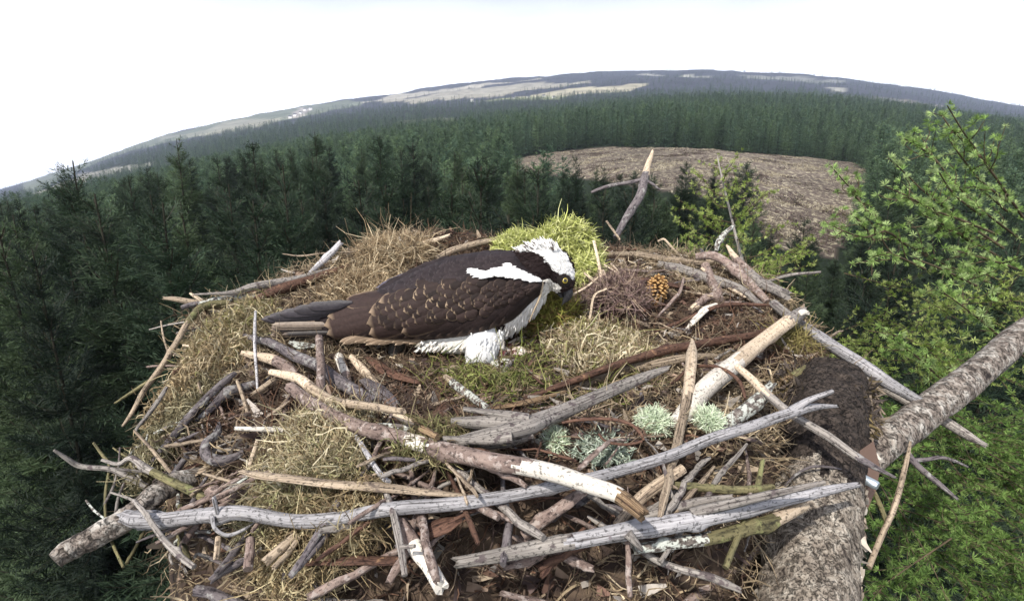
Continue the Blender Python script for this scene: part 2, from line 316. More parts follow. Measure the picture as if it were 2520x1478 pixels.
# heather clearing: straw-coloured grass tussocks among dark heather where the stored colour is the heath's
cmp_ = nd(nt, 'ShaderNodeVectorMath', operation='DISTANCE'); cmp_.inputs[1].default_value = (.094, .074, .064); L(at.outputs['Color'], cmp_.inputs[0])
lt = nd(nt, 'ShaderNodeMapRange'); lt.inputs['From Max'].default_value = .02; lt.inputs['To Min'].default_value = 1; lt.inputs['To Max'].default_value = 0; L(cmp_.outputs['Value'], lt.inputs[0])
mu = nd(nt, 'ShaderNodeMath', operation='MULTIPLY'); L(r1.outputs[0], mu.inputs[0]); L(lt.outputs[0], mu.inputs[1])
mx = nd(nt, 'ShaderNodeMix', data_type='RGBA'); L(mu.outputs[0], mx.inputs[0]); L(at.outputs['Color'], mx.inputs[6]); mx.inputs[7].default_value = (.40, .36, .26, 1)
n2 = nd(nt, 'ShaderNodeTexNoise', Scale=.03, Detail=9., Roughness=.65); L(gg.outputs['Position'], n2.inputs['Vector'])
m2 = nd(nt, 'ShaderNodeMapRange'); m2.inputs['From Min'].default_value = .3; m2.inputs['From Max'].default_value = .7; m2.inputs['To Min'].default_value = .6; m2.inputs['To Max'].default_value = 1.4; L(n2.outputs[0], m2.inputs[0])
s2 = nd(nt, 'ShaderNodeVectorMath', operation='SCALE'); L(mx.outputs[2], s2.inputs[0]); L(m2.outputs[0], s2.inputs['Scale']); L(s2.outputs[0], b.inputs['Base Color'])
tag(mb.build("ground", mg), kind='structure')

# ------------------------------------------------------------------ spruces
def spruce(seed, H=16., Rm=2.2, depth=12., step=.34, bl=.075, dens=1., name="crown", n0=5, shade=1., prof=(.28, .36, .9)):
    """crown and trunk meshes of one spruce, base at the origin"""
    r = np.random.default_rng(seed); ct = MB(); cb = MB()
    hs = np.linspace(0, H, 14); lean = r.normal(0, .012, 2)
    cx = lambda h: np.array([lean[0] * h + .05 * math.sin(h * .5 + seed), lean[1] * h + .05 * math.cos(h * .6 + seed), h])
    tube(ct, [cx(h) for h in hs], [.012 + .008 * (H - h) for h in hs], 8, .1, (.03, .028, .02), seed=seed)
    VV, CC = [], []
    h = H - .35
    while h > H - depth:
        d = H - h; Lb = min(Rm, prof[0] + prof[1] * d ** prof[2]) * r.uniform(.8, 1.1)
        for k in range(n0 + int(r.integers(0, 3))):
            az = r.uniform(0, 6.283); L_ = Lb * r.uniform(.62, 1.12); el = .75 - .17 * d if d < 4.6 else -.05 - .02 * (d - 4.6); el += r.normal(0, .09)
            nb = max(4, int(L_ / bl)); t = np.linspace(0, 1, nb); dx = np.array([math.cos(az), math.sin(az), 0])
            rad = L_ * t * math.cos(el); zz = L_ * (t * math.sin(el) - .16 * np.sin(t * 3.1) * min(1, d / 4) + .10 * t * t)
            B = cx(h + r.normal(0, .08)) + dx * rad[:, None] + np.array([0, 0, 1]) * zz[:, None]
            T = nrm(np.gradient(B, axis=0)); S = nrm(np.cross(T, [0, 0, 1.])); U = np.cross(S, T)
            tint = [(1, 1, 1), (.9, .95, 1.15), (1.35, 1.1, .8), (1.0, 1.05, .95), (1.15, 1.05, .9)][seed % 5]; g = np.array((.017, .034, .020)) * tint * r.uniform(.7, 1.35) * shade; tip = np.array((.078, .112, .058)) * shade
            def quad(P0, Dv, ln, wd, c0, c1, nrmv):
                sd_ = nrm(np.cross(Dv, nrmv)) * (wd * .5)[:, None]; e = P0 + Dv * ln[:, None]; mid = P0 + Dv * (ln * .45)[:, None]
                VV.append(np.stack([P0, mid + sd_, e, mid - sd_], 1)); CC.append(np.stack([c0, c0 * .5 + c1 * .5, c1, c0 * .5 + c1 * .5], 1))
            for sgn in (-1, 1, 0):
                if sgn == 0:
                    P0 = B; Dv = nrm(T * .8 + U * r.uniform(.2, .7, (nb, 1)) + S * r.normal(0, .4, (nb, 1)))
                    ln = np.full(nb, .13); keep = r.random(nb) < .9 * dens
                else:
                    P0 = B + T * r.normal(0, bl * .3, (nb, 1)); Dv = nrm(T * .75 + S * sgn * r.uniform(.6, 1.1, (nb, 1)) + U * r.normal(-.08, .22, (nb, 1)))
                    ln = np.minimum(.55 * L_ * (1 - t) ** .8 * (.25 + t) * 1.5 + .07, .42) * r.uniform(.7, 1.2, nb); keep = r.random(nb) < dens
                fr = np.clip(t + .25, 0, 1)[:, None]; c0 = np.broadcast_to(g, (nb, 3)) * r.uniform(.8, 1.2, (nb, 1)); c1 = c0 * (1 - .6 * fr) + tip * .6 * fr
                quad(P0[keep], Dv[keep], ln[keep], np.maximum(bl * .30, ln[keep] * .085), c0[keep], c1[keep], U[keep] + r.normal(0, .5, (keep.sum(), 3)))
                if sgn and dens > .7:    # small side sprays on every branchlet
                    for q in (.15, .3, .45, .62, .8):
                        for s2 in (-1, 1):
                            D2 = nrm(Dv * .8 + s2 * .75 * np.cross(Dv, U) + U * r.normal(.08, .38, (nb, 1)))
                            kk = keep & (ln > .16); quad((P0 + Dv * (ln * q)[:, None])[kk], D2[kk], ln[kk] * .45, np.maximum(.015, ln[kk] * .055), c0[kk], c1[kk], (U + r.normal(0, .5, (nb, 3)))[kk])
            twig = np.stack([B[:-1] + S[:-1] * .012, B[1:] + S[1:] * .008, B[1:] - S[1:] * .008, B[:-1] - S[:-1] * .012], 1); VV.append(twig); CC.append(np.tile((.035, .032, .022), (len(twig), 4, 1)))
        h -= step * r.uniform(.75, 1.2) * (1 + .03 * d)
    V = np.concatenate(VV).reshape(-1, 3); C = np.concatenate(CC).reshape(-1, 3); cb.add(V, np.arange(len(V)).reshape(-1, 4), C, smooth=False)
    return ct, cb
MTRUNK = colmat('spruce_trunk', .9, .15, .4, 20.)
PROTO = []
for k, (H, Rm, sh) in enumerate([(16, 2.4, 1.0), (17, 2.7, .5), (15, 2.2, 1.5), (16, 2.9, .7), (17, 2.3, .95)]):
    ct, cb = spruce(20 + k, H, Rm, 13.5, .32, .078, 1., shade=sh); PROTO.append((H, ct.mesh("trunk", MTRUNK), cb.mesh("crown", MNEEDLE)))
# one young tree that stands with thin open top
def plant(x, y, z, k, s, rz, label, group):
    H, mt, mc = PROTO[k]; e = empty("spruce_tree", label, "tree", (x, y, z), group); e.rotation_euler.z = rz; e.scale = (s, s, s)
    for nm, me in (("trunk", mt), ("crown", mc)):
        o = bpy.data.objects.new(nm, me); o.parent = e; COL.objects.link(o)
    return e
EXPL = [  # px and py of the tip, distance, spread, label
 (168, 398, 13, 1.0, "open-topped spruce rising above the skyline at the far left edge of the forest"),
 (120, 455, 16, .8, "small spruce tip just left of the open-topped spruce on the skyline"),
 (437, 342, 22, .8, "thin spruce leader that pokes up into the pale far field on the left"),
 (622, 352, 20, .9, "spruce with dark pointed top between the thin leader and the tallest tip"),
 (775, 325, 24, .85, "tallest slender spruce tip, reaching the small dark far-off copse"),
 (925, 335, 26, 1., "full green spruce with its tip directly above the straw hump on the nest rim"),
 (1012, 352, 27, .9, "spruce with twin-looking narrow top right of the full green spruce"),
 (1290, 395, 25, 1., "bushy spruce in front of the left corner of the heather clearing"),
 (1415, 385, 30, .7, "spruce with bare pale leader in front of the clearing's sandy edge"),
 (1700, 398, 34, .9, "spruce whose tip stands in the clearing just right of the dead twig"),
 (1846, 398, 30, 1.15, "broad dark spruce standing alone in the heather clearing behind the larch sapling"),
 (1770, 420, 32, .8, "spruce half hidden behind the top of the larch sapling"),
 (2190, 395, 28, .9, "spruce behind the arching larch branches at the clearing's right end"),
 (1985, 540, 22, .9, "short spruce at the foot of the heather slope left of the larch branches"),
 (280, 480, 9.5, 1., "big pale-sprayed spruce close by on the left, nearest of the left-hand trees"),
 (560, 455, 13, 1., "dense spruce whose crown fills the space above the left rim of the nest"),
]
NT = 0
def put(px, py, Y, spread, label, group):
    global NT
    tip = PY(px, py, Y); gz_ = float(ground(tip[0], Y)[0]); Ht = tip[2] - gz_; k = NT % len(PROTO); s = Ht / PROTO[k][0]; NT += 1
    s = max(s, .35); e = plant(tip[0], tip[1], tip[2] - PROTO[k][0] * s, k, s, rng.uniform(0, 6.28), label, group); w = spread * (1 if s > .7 else .75 / s * .8)
    e.scale = (s * w, s * w, s); placed.append((tip[0], tip[1])); return e
placed = []
for px, py, Y, sp, lb in EXPL: put(px, py, Y, sp, lb, "spruces of the plantation below the nest")
_tx = [-200, 70, 300, 450, 700, 900, 1100, 1300, 1500, 1700, 1900, 2050, 2200, 2500, 2700]; _ty = [520, 478, 425, 392, 362, 358, 368, 405, 445, 470, 545, 600, 490, 520, 540]
for k in range(17):
    px = 1236 + k * 37 + rng.normal(0, 9); put(px, np.interp(px, [1236, 1450, 1650, 1830], [398, 408, 422, 440]) + abs(rng.normal(0, 18)), rng.uniform(30, 50), rng.uniform(.9, 1.2), "spruce in the uneven row standing right in front of the heather clearing", "spruces lining the front of the clearing")
cnt = 0; tries = 0
while cnt < 222 and tries < 6000:
    tries += 1; px = rng.uniform(-160, 2680); Y = math.exp(rng.uniform(math.log(7), math.log(62)))
    lim = np.interp(px, _tx, _ty); py = lim + abs(rng.normal(0, 1)) * 42 + (90 * rng.random() if Y < 20 else 0)
    
    
    t = PY(px, py, Y); gap = 1.15 + .028 * Y
    if any((t[0] - a) ** 2 + (t[1] - b_) ** 2 < gap * gap for a, b_ in placed): continue
    put(px, py, Y, rng.uniform(.68, .98), "dark green spruce packed among its neighbours in the plantation below the nest", "spruces of the plantation below the nest"); cnt += 1

# far plantation: one mass
far_col = bpy.data.collections.new("far_tree_kinds")
for k in range(5):
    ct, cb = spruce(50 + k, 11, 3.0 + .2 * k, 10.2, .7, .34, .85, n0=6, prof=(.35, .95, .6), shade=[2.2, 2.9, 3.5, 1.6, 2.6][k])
    m_ = MB(); m_.v = ct.v + cb.v; m_.c = ct.c + cb.c; m_.g = ct.g + cb.g; m_.m = ct.m + cb.m; m_.sm = ct.sm + cb.sm
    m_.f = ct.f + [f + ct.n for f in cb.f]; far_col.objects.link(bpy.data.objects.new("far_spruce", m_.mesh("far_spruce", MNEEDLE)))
def scatter(n, y0, y1, seed):
    r = np.random.default_rng(seed); Y = np.exp(r.uniform(math.log(y0), math.log(y1), n)); a = r.uniform(-1.3, 1.3, n); x = a * Y; z = ground(x, Y); _, w, _ = landuse(x, Y, z); return x[w], Y[w], z[w]
xs = [scatter(19000, 52, 330, 1), scatter(27000, 250, 1000, 2), scatter(9000, 900, 2450, 3)]
x = np.concatenate([q[0] for q in xs]); y = np.concatenate([q[1] for q in xs]); n = len(x)
# the strip in front of the clearing and the nearer left slope keep only the single trees
z = ground(x, y); px, py = PROJ(np.column_stack([x, y, z])); keep = np.ones(n, bool)
for q_ in (0, 2, 4, 6, 8): ax_, ay_ = PROJ(np.column_stack([x, y, z + q_])); keep &= ~((y < 138) & inpoly(ax_, ay_, CLEARING))
x, y, z = x[keep], y[keep], z[keep]; n = len(x)
zz = z + (fbm(np.column_stack([x, y]) / 130, 4, 6) - .47) * np.clip((y - 300) / 1500, 0, 1) * 26
hs = fbm(np.column_stack([x, y]) / 45, 3, 8); sc = (.55 + .3 * hs) * rng.uniform(.6, 1.3, n); sc = np.where(y > 900, sc * 1.15, sc)
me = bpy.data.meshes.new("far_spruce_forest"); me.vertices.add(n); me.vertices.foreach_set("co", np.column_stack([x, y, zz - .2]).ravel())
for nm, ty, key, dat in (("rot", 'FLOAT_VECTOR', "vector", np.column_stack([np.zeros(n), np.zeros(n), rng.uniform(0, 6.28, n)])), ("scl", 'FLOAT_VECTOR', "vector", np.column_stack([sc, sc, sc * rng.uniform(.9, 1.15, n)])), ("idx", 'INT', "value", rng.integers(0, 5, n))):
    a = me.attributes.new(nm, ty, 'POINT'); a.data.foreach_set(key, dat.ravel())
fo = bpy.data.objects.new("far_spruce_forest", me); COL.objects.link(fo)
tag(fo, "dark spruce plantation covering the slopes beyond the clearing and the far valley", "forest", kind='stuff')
ng = bpy.data.node_groups.new("forest_scatter", 'GeometryNodeTree')
ng.interface.new_socket("Geometry", in_out='INPUT', socket_type='NodeSocketGeometry'); ng.interface.new_socket("Geometry", in_out='OUTPUT', socket_type='NodeSocketGeometry')
gi = ng.nodes.new('NodeGroupInput'); go = ng.nodes.new('NodeGroupOutput'); ip = ng.nodes.new('GeometryNodeInstanceOnPoints'); ci = ng.nodes.new('GeometryNodeCollectionInfo')
ci.inputs['Collection'].default_value = far_col; ci.inputs['Separate Children'].default_value = True; ci.inputs['Reset Children'].default_value = True
ip.inputs['Pick Instance'].default_value = True
for nm, ty, so in (("idx", 'INT', 'Instance Index'), ("scl", 'FLOAT_VECTOR', 'Scale'), ("rot", 'FLOAT_VECTOR', 'Rotation')):
    na = ng.nodes.new('GeometryNodeInputNamedAttribute'); na.data_type = ty; na.inputs['Name'].default_value = nm; ng.links.new(na.outputs['Attribute'], ip.inputs[so])
ng.links.new(gi.outputs[0], ip.inputs['Points']); ng.links.new(ci.outputs[0], ip.inputs['Instance']); ng.links.new(ip.outputs[0], go.inputs[0])
fm = fo.modifiers.new("scatter", 'NODES'); fm.node_group = ng
# grass tussocks on the clearing
r = np.random.default_rng(5); Y = r.uniform(44, 168, 28000); xx = r.uniform(-.1, .9, 28000) * Y; zt = ground(xx, Y); _, _, kk = landuse(xx, Y, zt); xx, Y, zt = xx[kk], Y[kk], zt[kk]
pn = fbm(np.column_stack([xx / 5.5, Y / 3.]), 4, 12) + .0012 * (105 - Y); kp = pn > .46; xx, Y, zt = xx[kp], Y[kp], zt[kp]; nn = len(xx)
mb = MB(); P = np.repeat(np.column_stack([xx, Y, zt - .08]), 9, 0) + r.normal(0, .3, (nn * 9, 3)) * (1, 1, .12)
fibres(mb, P, r.normal(0, .5, (nn * 9, 3)) + (0, 0, 1.), r.uniform(.2, .46, nn * 9), .09, np.where(np.repeat(fbm(np.column_stack([xx / 7., Y / 4.]), 3, 31) > .44, 9)[:, None], pick([(.40, .35, .26), (.30, .26, .18), (.47, .42, .32)], nn * 9), pick([(.12, .09, .085), (.085, .065, .06), (.16, .12, .105), (.10, .095, .05)], nn * 9)), .6, 2, .3)
tag(mb.build("moorland_grass", MF), "straw coloured grass and brown heather tussocks over the clearing", "grass", kind='stuff')
# tiny white houses far off
mhw, _, bb = newmat("white_render", .9, .1); bb.inputs['Base Color'].default_value = (.78, .77, .74, 1)
mhr, _, bb = newmat("slate_roof", .8, .2); bb.inputs['Base Color'].default_value = (.10, .10, .12, 1)
def house(px, py, label, group, s=1.):
    Yc = np.exp(np.linspace(math.log(300), math.log(2450), 900)); d = ray(px, py); X = d[0] / d[1] * Yc; zz = ground(X, Yc); k = np.where(d[2] / d[1] * Yc <= zz)[0]
    Y0 = Yc[k[0]] if len(k) else 1200.; p = np.array([d[0] / d[1] * Y0, Y0 - 3, float(ground(d[0] / d[1] * Y0, Y0)[0])]); h = empty("farmhouse", label, "house", tuple(p), group); h.rotation_euler.z = rng.uniform(-.6, .6)
    s *= .42 * Y0 / 1300
    w_, l_, e_ = 5 * s, 9 * s, 9 * s; V = [(-l_, -w_, -4), (l_, -w_, -4), (l_, w_, -4), (-l_, w_, -4), (-l_, -w_, e_), (l_, -w_, e_), (l_, w_, e_), (-l_, w_, e_), (-l_, 0, e_ + 5 * s), (l_, 0, e_ + 5 * s)]
    mb = MB(); mb.add(V, [(0, 1, 5, 4), (2, 3, 7, 6), (1, 2, 6, 5), (3, 0, 4, 7)], smooth=False); mb.add(V, [(5, 6, 9), (7, 4, 8)], smooth=False); mb.build("wall", mhw, h)
    R_ = [(-l_ - .4, -w_ - .5, e_ - .3), (l_ + .4, -w_ - .5, e_ - .3), (l_ + .4, 0, e_ + 5.3 * s), (-l_ - .4, 0, e_ + 5.3 * s), (l_ + .4, w_ + .5, e_ - .3), (-l_ - .4, w_ + .5, e_ - .3)]; mb = MB(); mb.add(R_, [(0, 1, 2, 3), (3, 2, 4, 5)], smooth=False); mb.build("roof", mhr, h)
for px, py in [(716, 291), (728, 286), (741, 281), (752, 273), (765, 270)]: house(px, py, "tiny white house on the pale hillside far off at the left", "houses on the far left hillside")
for px, py in [(1262, 245), (1300, 242), (1338, 240), (1362, 243), (1162, 248)]: house(px, py, "tiny white house in the far valley below the pale fields", "houses in the far valley", .9)
# ------------------------------------------------------------------ haze: one closed box of pale even air
v8 = np.array([(a, b_, c) for a in (-9500, 9500) for b_ in (-400, 3320) for c in (-260, 640)], float)
mb = MB(); mb.add(v8, [(0, 1, 3, 2), (4, 6, 7, 5), (0, 4, 5, 1), (2, 3, 7, 6), (0, 2, 6, 4), (1, 5, 7, 3)], smooth=False)
hz = bpy.data.materials.new("pale_air"); hz.use_nodes = True; hn = hz.node_tree; hn.nodes.clear(); ho = hn.nodes.new('ShaderNodeOutputMaterial'); pv = hn.nodes.new('ShaderNodeVolumePrincipled')
pv.inputs['Color'].default_value = (.64, .73, 1.0, 1); pv.inputs['Density'].default_value = .00025; pv.inputs['Anisotropy'].default_value = 0.1
hn.links.new(pv.outputs[0], ho.inputs['Volume']); HAZE = mb.build("haze", hz); tag(HAZE, "pale blue haze lying over the far hills", "haze", kind='stuff')
# ------------------------------------------------------------------ the nest: a shallow heap of sticks and litter
CTRL = [(1200,880,.93),(900,900,.92),(1250,950,.83),(1000,1000,.77),(1500,1000,.77),(1700,850,.97),(1300,1050,.70),(700,1000,.79),(600,900,.90),
        (1250,590,1.42),(1250,650,1.28),(1300,760,1.08),(1600,760,1.08),(1600,660,1.24),(1740,632,1.32),(1930,710,1.12),(2030,850,.93),(2110,940,.82),
        (980,572,1.40),(800,640,1.26),(660,690,1.16),(640,740,1.10),(480,745,1.08),(560,830,.98),(430,960,.86),(415,1100,.74),(500,1250,.62),(700,1150,.62),(740,1090,.66),
        (1000,1250,.53),(1400,1200,.56),(1800,1200,.57),(1300,1390,.51),(1700,1390,.51),(800,1390,.51),(2000,1100,.68),(1470,600,1.42),(1500,860,.958),(1100,700,1.18)]
_CP = np.array([PT(*c) for c in CTRL]); _K = lambda d: np.sqrt(d * d + .01)
_D = np.linalg.norm(_CP[:, None, :2] - _CP[None, :, :2], axis=-1); _A = np.block([[_K(_D) + np.eye(len(_CP)) * .004, np.c_[np.ones(len(_CP)), _CP[:, :2]]], [np.r_[np.ones((1, len(_CP))), _CP[:, :2].T], np.zeros((3, 3))]])
_Wt = np.linalg.solve(_A, np.r_[_CP[:, 2], 0, 0, 0])
def hsurf(x, y):
    x = np.atleast_1d(x); y = np.atleast_1d(y); d = np.sqrt((x[:, None] - _CP[:, 0]) ** 2 + (y[:, None] - _CP[:, 1]) ** 2)
    return _K(d) @ _Wt[:-3] + _Wt[-3] + _Wt[-2] * x + _Wt[-1] * y
EDGE = [(980,575,1.42),(1250,592,1.45),(1480,612,1.42),(1740,634,1.34),(1925,712,1.12),(2030,850,.93),(2100,945,.80),(1925,1060,.69),(1870,1180,.60),(1770,1290,.54),(1600,1345,.51),(1350,1350,.505),(900,1365,.50),(620,1370,.515),(440,1260,.60),(405,1090,.74),(425,960,.86),(500,840,.97),(470,748,1.08),(650,700,1.16),(800,635,1.28)]
NC = np.array([-.02, .86]); _e = np.array([PT(*c)[:2] for c in EDGE]) - NC; _ea = np.arctan2(_e[:, 1], _e[:, 0]); _er = np.linalg.norm(_e, axis=1); _o = np.argsort(_ea); _ea, _er = _ea[_o], _er[_o]
_ea = np.r_[_ea[-1] - 2 * math.pi, _ea, _ea[0] + 2 * math.pi]; _er = np.r_[_er[-1], _er, _er[0]]
def rim(a): return np.interp(a, _ea, _er)
def rfrac(x, y):
    d = np.stack([np.atleast_1d(x) - NC[0], np.atleast_1d(y) - NC[1]], -1); return np.linalg.norm(d, axis=-1) / rim(np.arctan2(d[:, 1], d[:, 0]))
_ZC = np.arange(.34, 1.7, .003)
def hit(px, py, lift=0.):
    """depth at which the line of sight through a picture point meets the nest raised by lift (None if it misses)"""
    P = ray(px, py)[None, :] * _ZC[:, None]; k = np.where((P[:, 2] <= hsurf(P[:, 0], P[:, 1]) + lift) & (rfrac(P[:, 0], P[:, 1]) < 1.03))[0]
    return _ZC[k[0]] if len(k) else None
nth, nr = 240, 110; th = np.linspace(-math.pi, math.pi, nth, endpoint=False); fr = np.r_[np.linspace(0.01, 1, nr - 14), 1 + np.linspace(.02, .3, 14)]
TH, FR = np.meshgrid(th, fr); RR = rim(TH.ravel()); f_ = FR.ravel(); r_ = RR * np.where(f_ < 1, f_, 1 + .05 * np.sin((f_ - 1) * 9) - .45 * np.maximum(f_ - 1.1, 0)); x = NC[0] + np.cos(TH.ravel()) * r_; y = NC[1] + np.sin(TH.ravel()) * r_
z = hsurf(x, y) - np.where(f_ > 1, (f_ - 1) * 2.0, 0) - .35 * np.clip(f_ - .93, 0, .07); frontness = np.clip((.60 - y) / .10, 0, 1) * np.clip((f_ - .55) * 3, 0, 1); z = z - .085 * frontness
z = z + .022 * (fbm(np.column_stack([x, y]) * 26, 4, 3) - .45) + .012 * (fbm(np.column_stack([x, y]) * 90, 3, 4) - .4)
pal = np.array([(.055, .038, .028), (.035, .024, .02), (.085, .06, .042), (.025, .018, .016)]); q = fbm(np.column_stack([x, y, z * 3]) * 40, 3, 8); cc = pal[np.clip((q * 4.6).astype(int), 0, 3)]
i = np.arange(len(fr) - 1)[:, None] * nth; j = np.arange(nth)[None, :]; j2 = (j + 1) % nth
NEST = empty("osprey_nest", "broad heaped stick nest lined with moss and dry grass at the top of the tree", "nest", (NC[0], NC[1], -.75))
mb = MB(); mb.add(np.column_stack([x, y, z]) - np.array([NC[0], NC[1], -.75]), np.stack([i + j, i + j2, i + nth + j2, i + nth + j], -1).reshape(-1, 4), cc)
mb.build("nest_base", MCOL, NEST)

# loose litter over the whole heap: needles, moss threads, dry grass, crumbs of bark
def onnest(n, f0=0, f1=1.02, box=None):
    x = rng.uniform(-.9, .9, n * 4); y = rng.uniform(.3, 1.6, n * 4); f = rfrac(x, y); k = (f < f1) & (f >= f0); x, y = x[k][:n], y[k][:n]
    fr_ = np.clip((.60 - y) / .10, 0, 1) * np.clip((rfrac(x, y) - .55) * 3, 0, 1); return np.column_stack([x, y, hsurf(x, y) - .085 * fr_ - .35 * np.clip(rfrac(x, y) - .93, 0, .07)])
mb = MB(); n = 46000; P = onnest(n); n = len(P); zone = fbm(P[:, :2] * 7, 3, 21)
ppx, ppy = PROJ(P)
green = ((ppx - 1330) / 300) ** 2 + ((ppy - 930) / 90) ** 2 < 1; straw = (ppx < 1000) & (ppy < 900) | (zone > .45); dim = ppy > 1130
cA = pick([(.32, .25, .16), (.22, .17, .11), (.15, .11, .075), (.40, .33, .23)], n, .2); cB = pick([(.14, .10, .07), (.085, .06, .045), (.22, .17, .12), (.06, .042, .036), (.13, .075, .05)], n, .2); cG = pick([(.16, .19, .05), (.22, .22, .08), (.12, .15, .04), (.24, .19, .10)], n, .2)
c = np.where(straw[:, None], cA, cB); c = np.where((green & (rng.random(n) < .65))[:, None], cG, c)
D = rng.normal(size=(n, 3)) * (1, 1, .32) + (0, 0, .12)
fibres(mb, P + rng.normal(0, .004, (n, 3)), D, rng.uniform(.012, .048, n), rng.uniform(.0011, .0028, n), c, .7, 5, .12, kink=.12)
k = 2600; P2 = onnest(k); k = len(P2); fibres(mb, P2 + (0, 0, .006), rng.normal(size=(k, 3)) * (1, 1, .25), rng.uniform(.010, .034, k), rng.uniform(.006, .013, k), pick([(.14, .085, .065), (.22, .16, .12), (.09, .065, .06), (.33, .26, .19), (.40, .36, .32)], k, .25), .3, 2)
tag(mb.build("nest_litter", MF), "loose needles, moss threads, dry grass and bark crumbs lining the nest", "nest litter", kind='stuff')

def clump(name, label, cat, px, py, rx, ry, n, cols, L=(.03, .06), W=.0018, hgt=.03, curl=.9, zc=None, upb=.4, core=None, deep=None, droop=.25, seg=5, kink=.1, group=None, flat=0., lie=0.):
    """a tuft or heap of threads whose outline in the picture is about rx by ry pixels"""
    zc = zc or hit(px, py); C = PT(px, py, zc); sx = rx / FPX * zc; sy = deep or sx * .8; sz = ry / FPX * zc
    L = (L[0] * .6, L[1] * .62); kink *= 2.4; curl *= 1.35
    if lie:
        sy = ry / FPX * zc / max(.16, math.sin(math.atan((py - 420) / FPX))) * .9; sz = lie; q = rng.uniform(-1, 1, (n * 2, 2)); q = q[np.hypot(q[:, 0], q[:, 1]) < .8 + .35 * fbm(q * 2.3 + px, 3, 6)][:n]; n = len(q)
        X0 = C[0] + q[:, 0] * sx; Y0 = C[1] + q[:, 1] * sy; lump = np.clip(1.1 - np.hypot(q[:, 0], q[:, 1]), .08, 1) * (.5 + 1.1 * fbm(q * 3 + py, 3, 4)); Z0 = hsurf(X0, Y0) + lie * lump * rng.uniform(.05, 1, n) ** .5; mb = MB()
        fibres(mb, np.c_[X0, Y0, Z0] - C, rng.normal(size=(n, 3)) * (1, 1, .45) + (0, 0, upb), rng.uniform(L[0] * .6, L[1] * .62, n), W * 1.35, pick(cols, n, .22), curl, 7, droop, kink=kink * 2.2)
        return tag(mb.build(name, MF, None, None), label, cat, group), C
    d = nrm(rng.normal(size=(n, 3))); d[:, 2] = np.abs(d[:, 2]) * (1 if hgt else .3); rad = rng.uniform(.45, 1, n) ** .5 * (.78 + .34 * fbm(d * 3 + px, 3, 6))
    S = np.array([sx, sy, sz]); P = d * S * rad[:, None]; mb = MB()
    dirs = d * (1 - flat) * .8 + rng.normal(size=(n, 3)) * (.55, .55, .55 * (1 - flat * .7)) + (0, 0, upb)
    fibres(mb, P, dirs, rng.uniform(*L, n), W * 1.3, pick(cols, n, .2), curl, seg, droop, kink=kink)
    u = np.linspace(0, math.pi, 14); v = np.linspace(0, 2 * math.pi, 28, endpoint=False); U, Vv = np.meshgrid(u, v, indexing='ij')
    q = np.stack([np.sin(U) * np.cos(Vv), np.sin(U) * np.sin(Vv), np.cos(U)], -1).reshape(-1, 3); q = q * (.72 + .3 * fbm(q * 4 + px, 3, 2))[:, None] * S * .84
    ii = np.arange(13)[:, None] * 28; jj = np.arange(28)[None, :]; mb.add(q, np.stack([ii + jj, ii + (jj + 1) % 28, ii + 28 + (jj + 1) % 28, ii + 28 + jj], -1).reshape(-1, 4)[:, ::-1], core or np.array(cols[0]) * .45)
    return tag(mb.build(name, MF, None, None), label, cat, group), C
def clumpat(*a, **k):
    o, C = clump(*a, **k); o.location = C; return o
MOSS = [(.52, .54, .20), (.43, .46, .15), (.64, .64, .32), (.28, .31, .09)]
DRY = [(.46, .39, .25), (.34, .28, .17), (.56, .50, .36), (.24, .18, .11), (.40, .37, .22)]
STRAW = [(.42, .33, .21), (.32, .24, .15), (.54, .45, .31), (.22, .16, .10)]
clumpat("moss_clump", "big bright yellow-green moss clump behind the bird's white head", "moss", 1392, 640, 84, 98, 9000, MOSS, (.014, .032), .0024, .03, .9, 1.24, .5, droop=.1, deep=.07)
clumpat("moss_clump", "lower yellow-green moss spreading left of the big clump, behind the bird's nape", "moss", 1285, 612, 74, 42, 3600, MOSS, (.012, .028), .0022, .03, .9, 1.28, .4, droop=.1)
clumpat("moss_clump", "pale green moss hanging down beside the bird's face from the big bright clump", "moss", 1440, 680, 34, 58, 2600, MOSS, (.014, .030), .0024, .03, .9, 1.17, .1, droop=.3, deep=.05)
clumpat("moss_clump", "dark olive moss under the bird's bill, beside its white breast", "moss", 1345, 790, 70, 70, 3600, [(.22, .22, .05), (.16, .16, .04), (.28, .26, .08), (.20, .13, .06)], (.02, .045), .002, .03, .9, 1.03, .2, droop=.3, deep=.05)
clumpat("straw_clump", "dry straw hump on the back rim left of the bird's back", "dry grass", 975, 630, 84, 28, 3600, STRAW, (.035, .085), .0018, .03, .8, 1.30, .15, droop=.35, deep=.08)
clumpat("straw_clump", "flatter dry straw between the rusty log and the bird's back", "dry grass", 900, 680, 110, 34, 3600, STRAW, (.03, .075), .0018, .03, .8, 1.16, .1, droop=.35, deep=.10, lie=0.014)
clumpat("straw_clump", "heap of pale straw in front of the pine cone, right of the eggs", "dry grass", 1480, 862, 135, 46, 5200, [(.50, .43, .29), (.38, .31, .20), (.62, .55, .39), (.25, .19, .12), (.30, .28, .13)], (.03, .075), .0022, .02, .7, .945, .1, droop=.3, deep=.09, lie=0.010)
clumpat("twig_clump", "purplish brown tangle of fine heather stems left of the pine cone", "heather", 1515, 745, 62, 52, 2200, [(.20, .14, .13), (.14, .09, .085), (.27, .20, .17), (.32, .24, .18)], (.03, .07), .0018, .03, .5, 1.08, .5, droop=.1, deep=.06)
clumpat("moss_clump", "dry yellowish moss tumbling over the left rim beside the bird's tail", "moss", 575, 810, 75, 62, 3800, [(.38, .32, .19), (.29, .23, .13), (.46, .41, .28), (.20, .16, .09), (.27, .26, .11)], (.03, .06), .0019, .02, .9, .98, .15, droop=.4, deep=.08, lie=0.024)
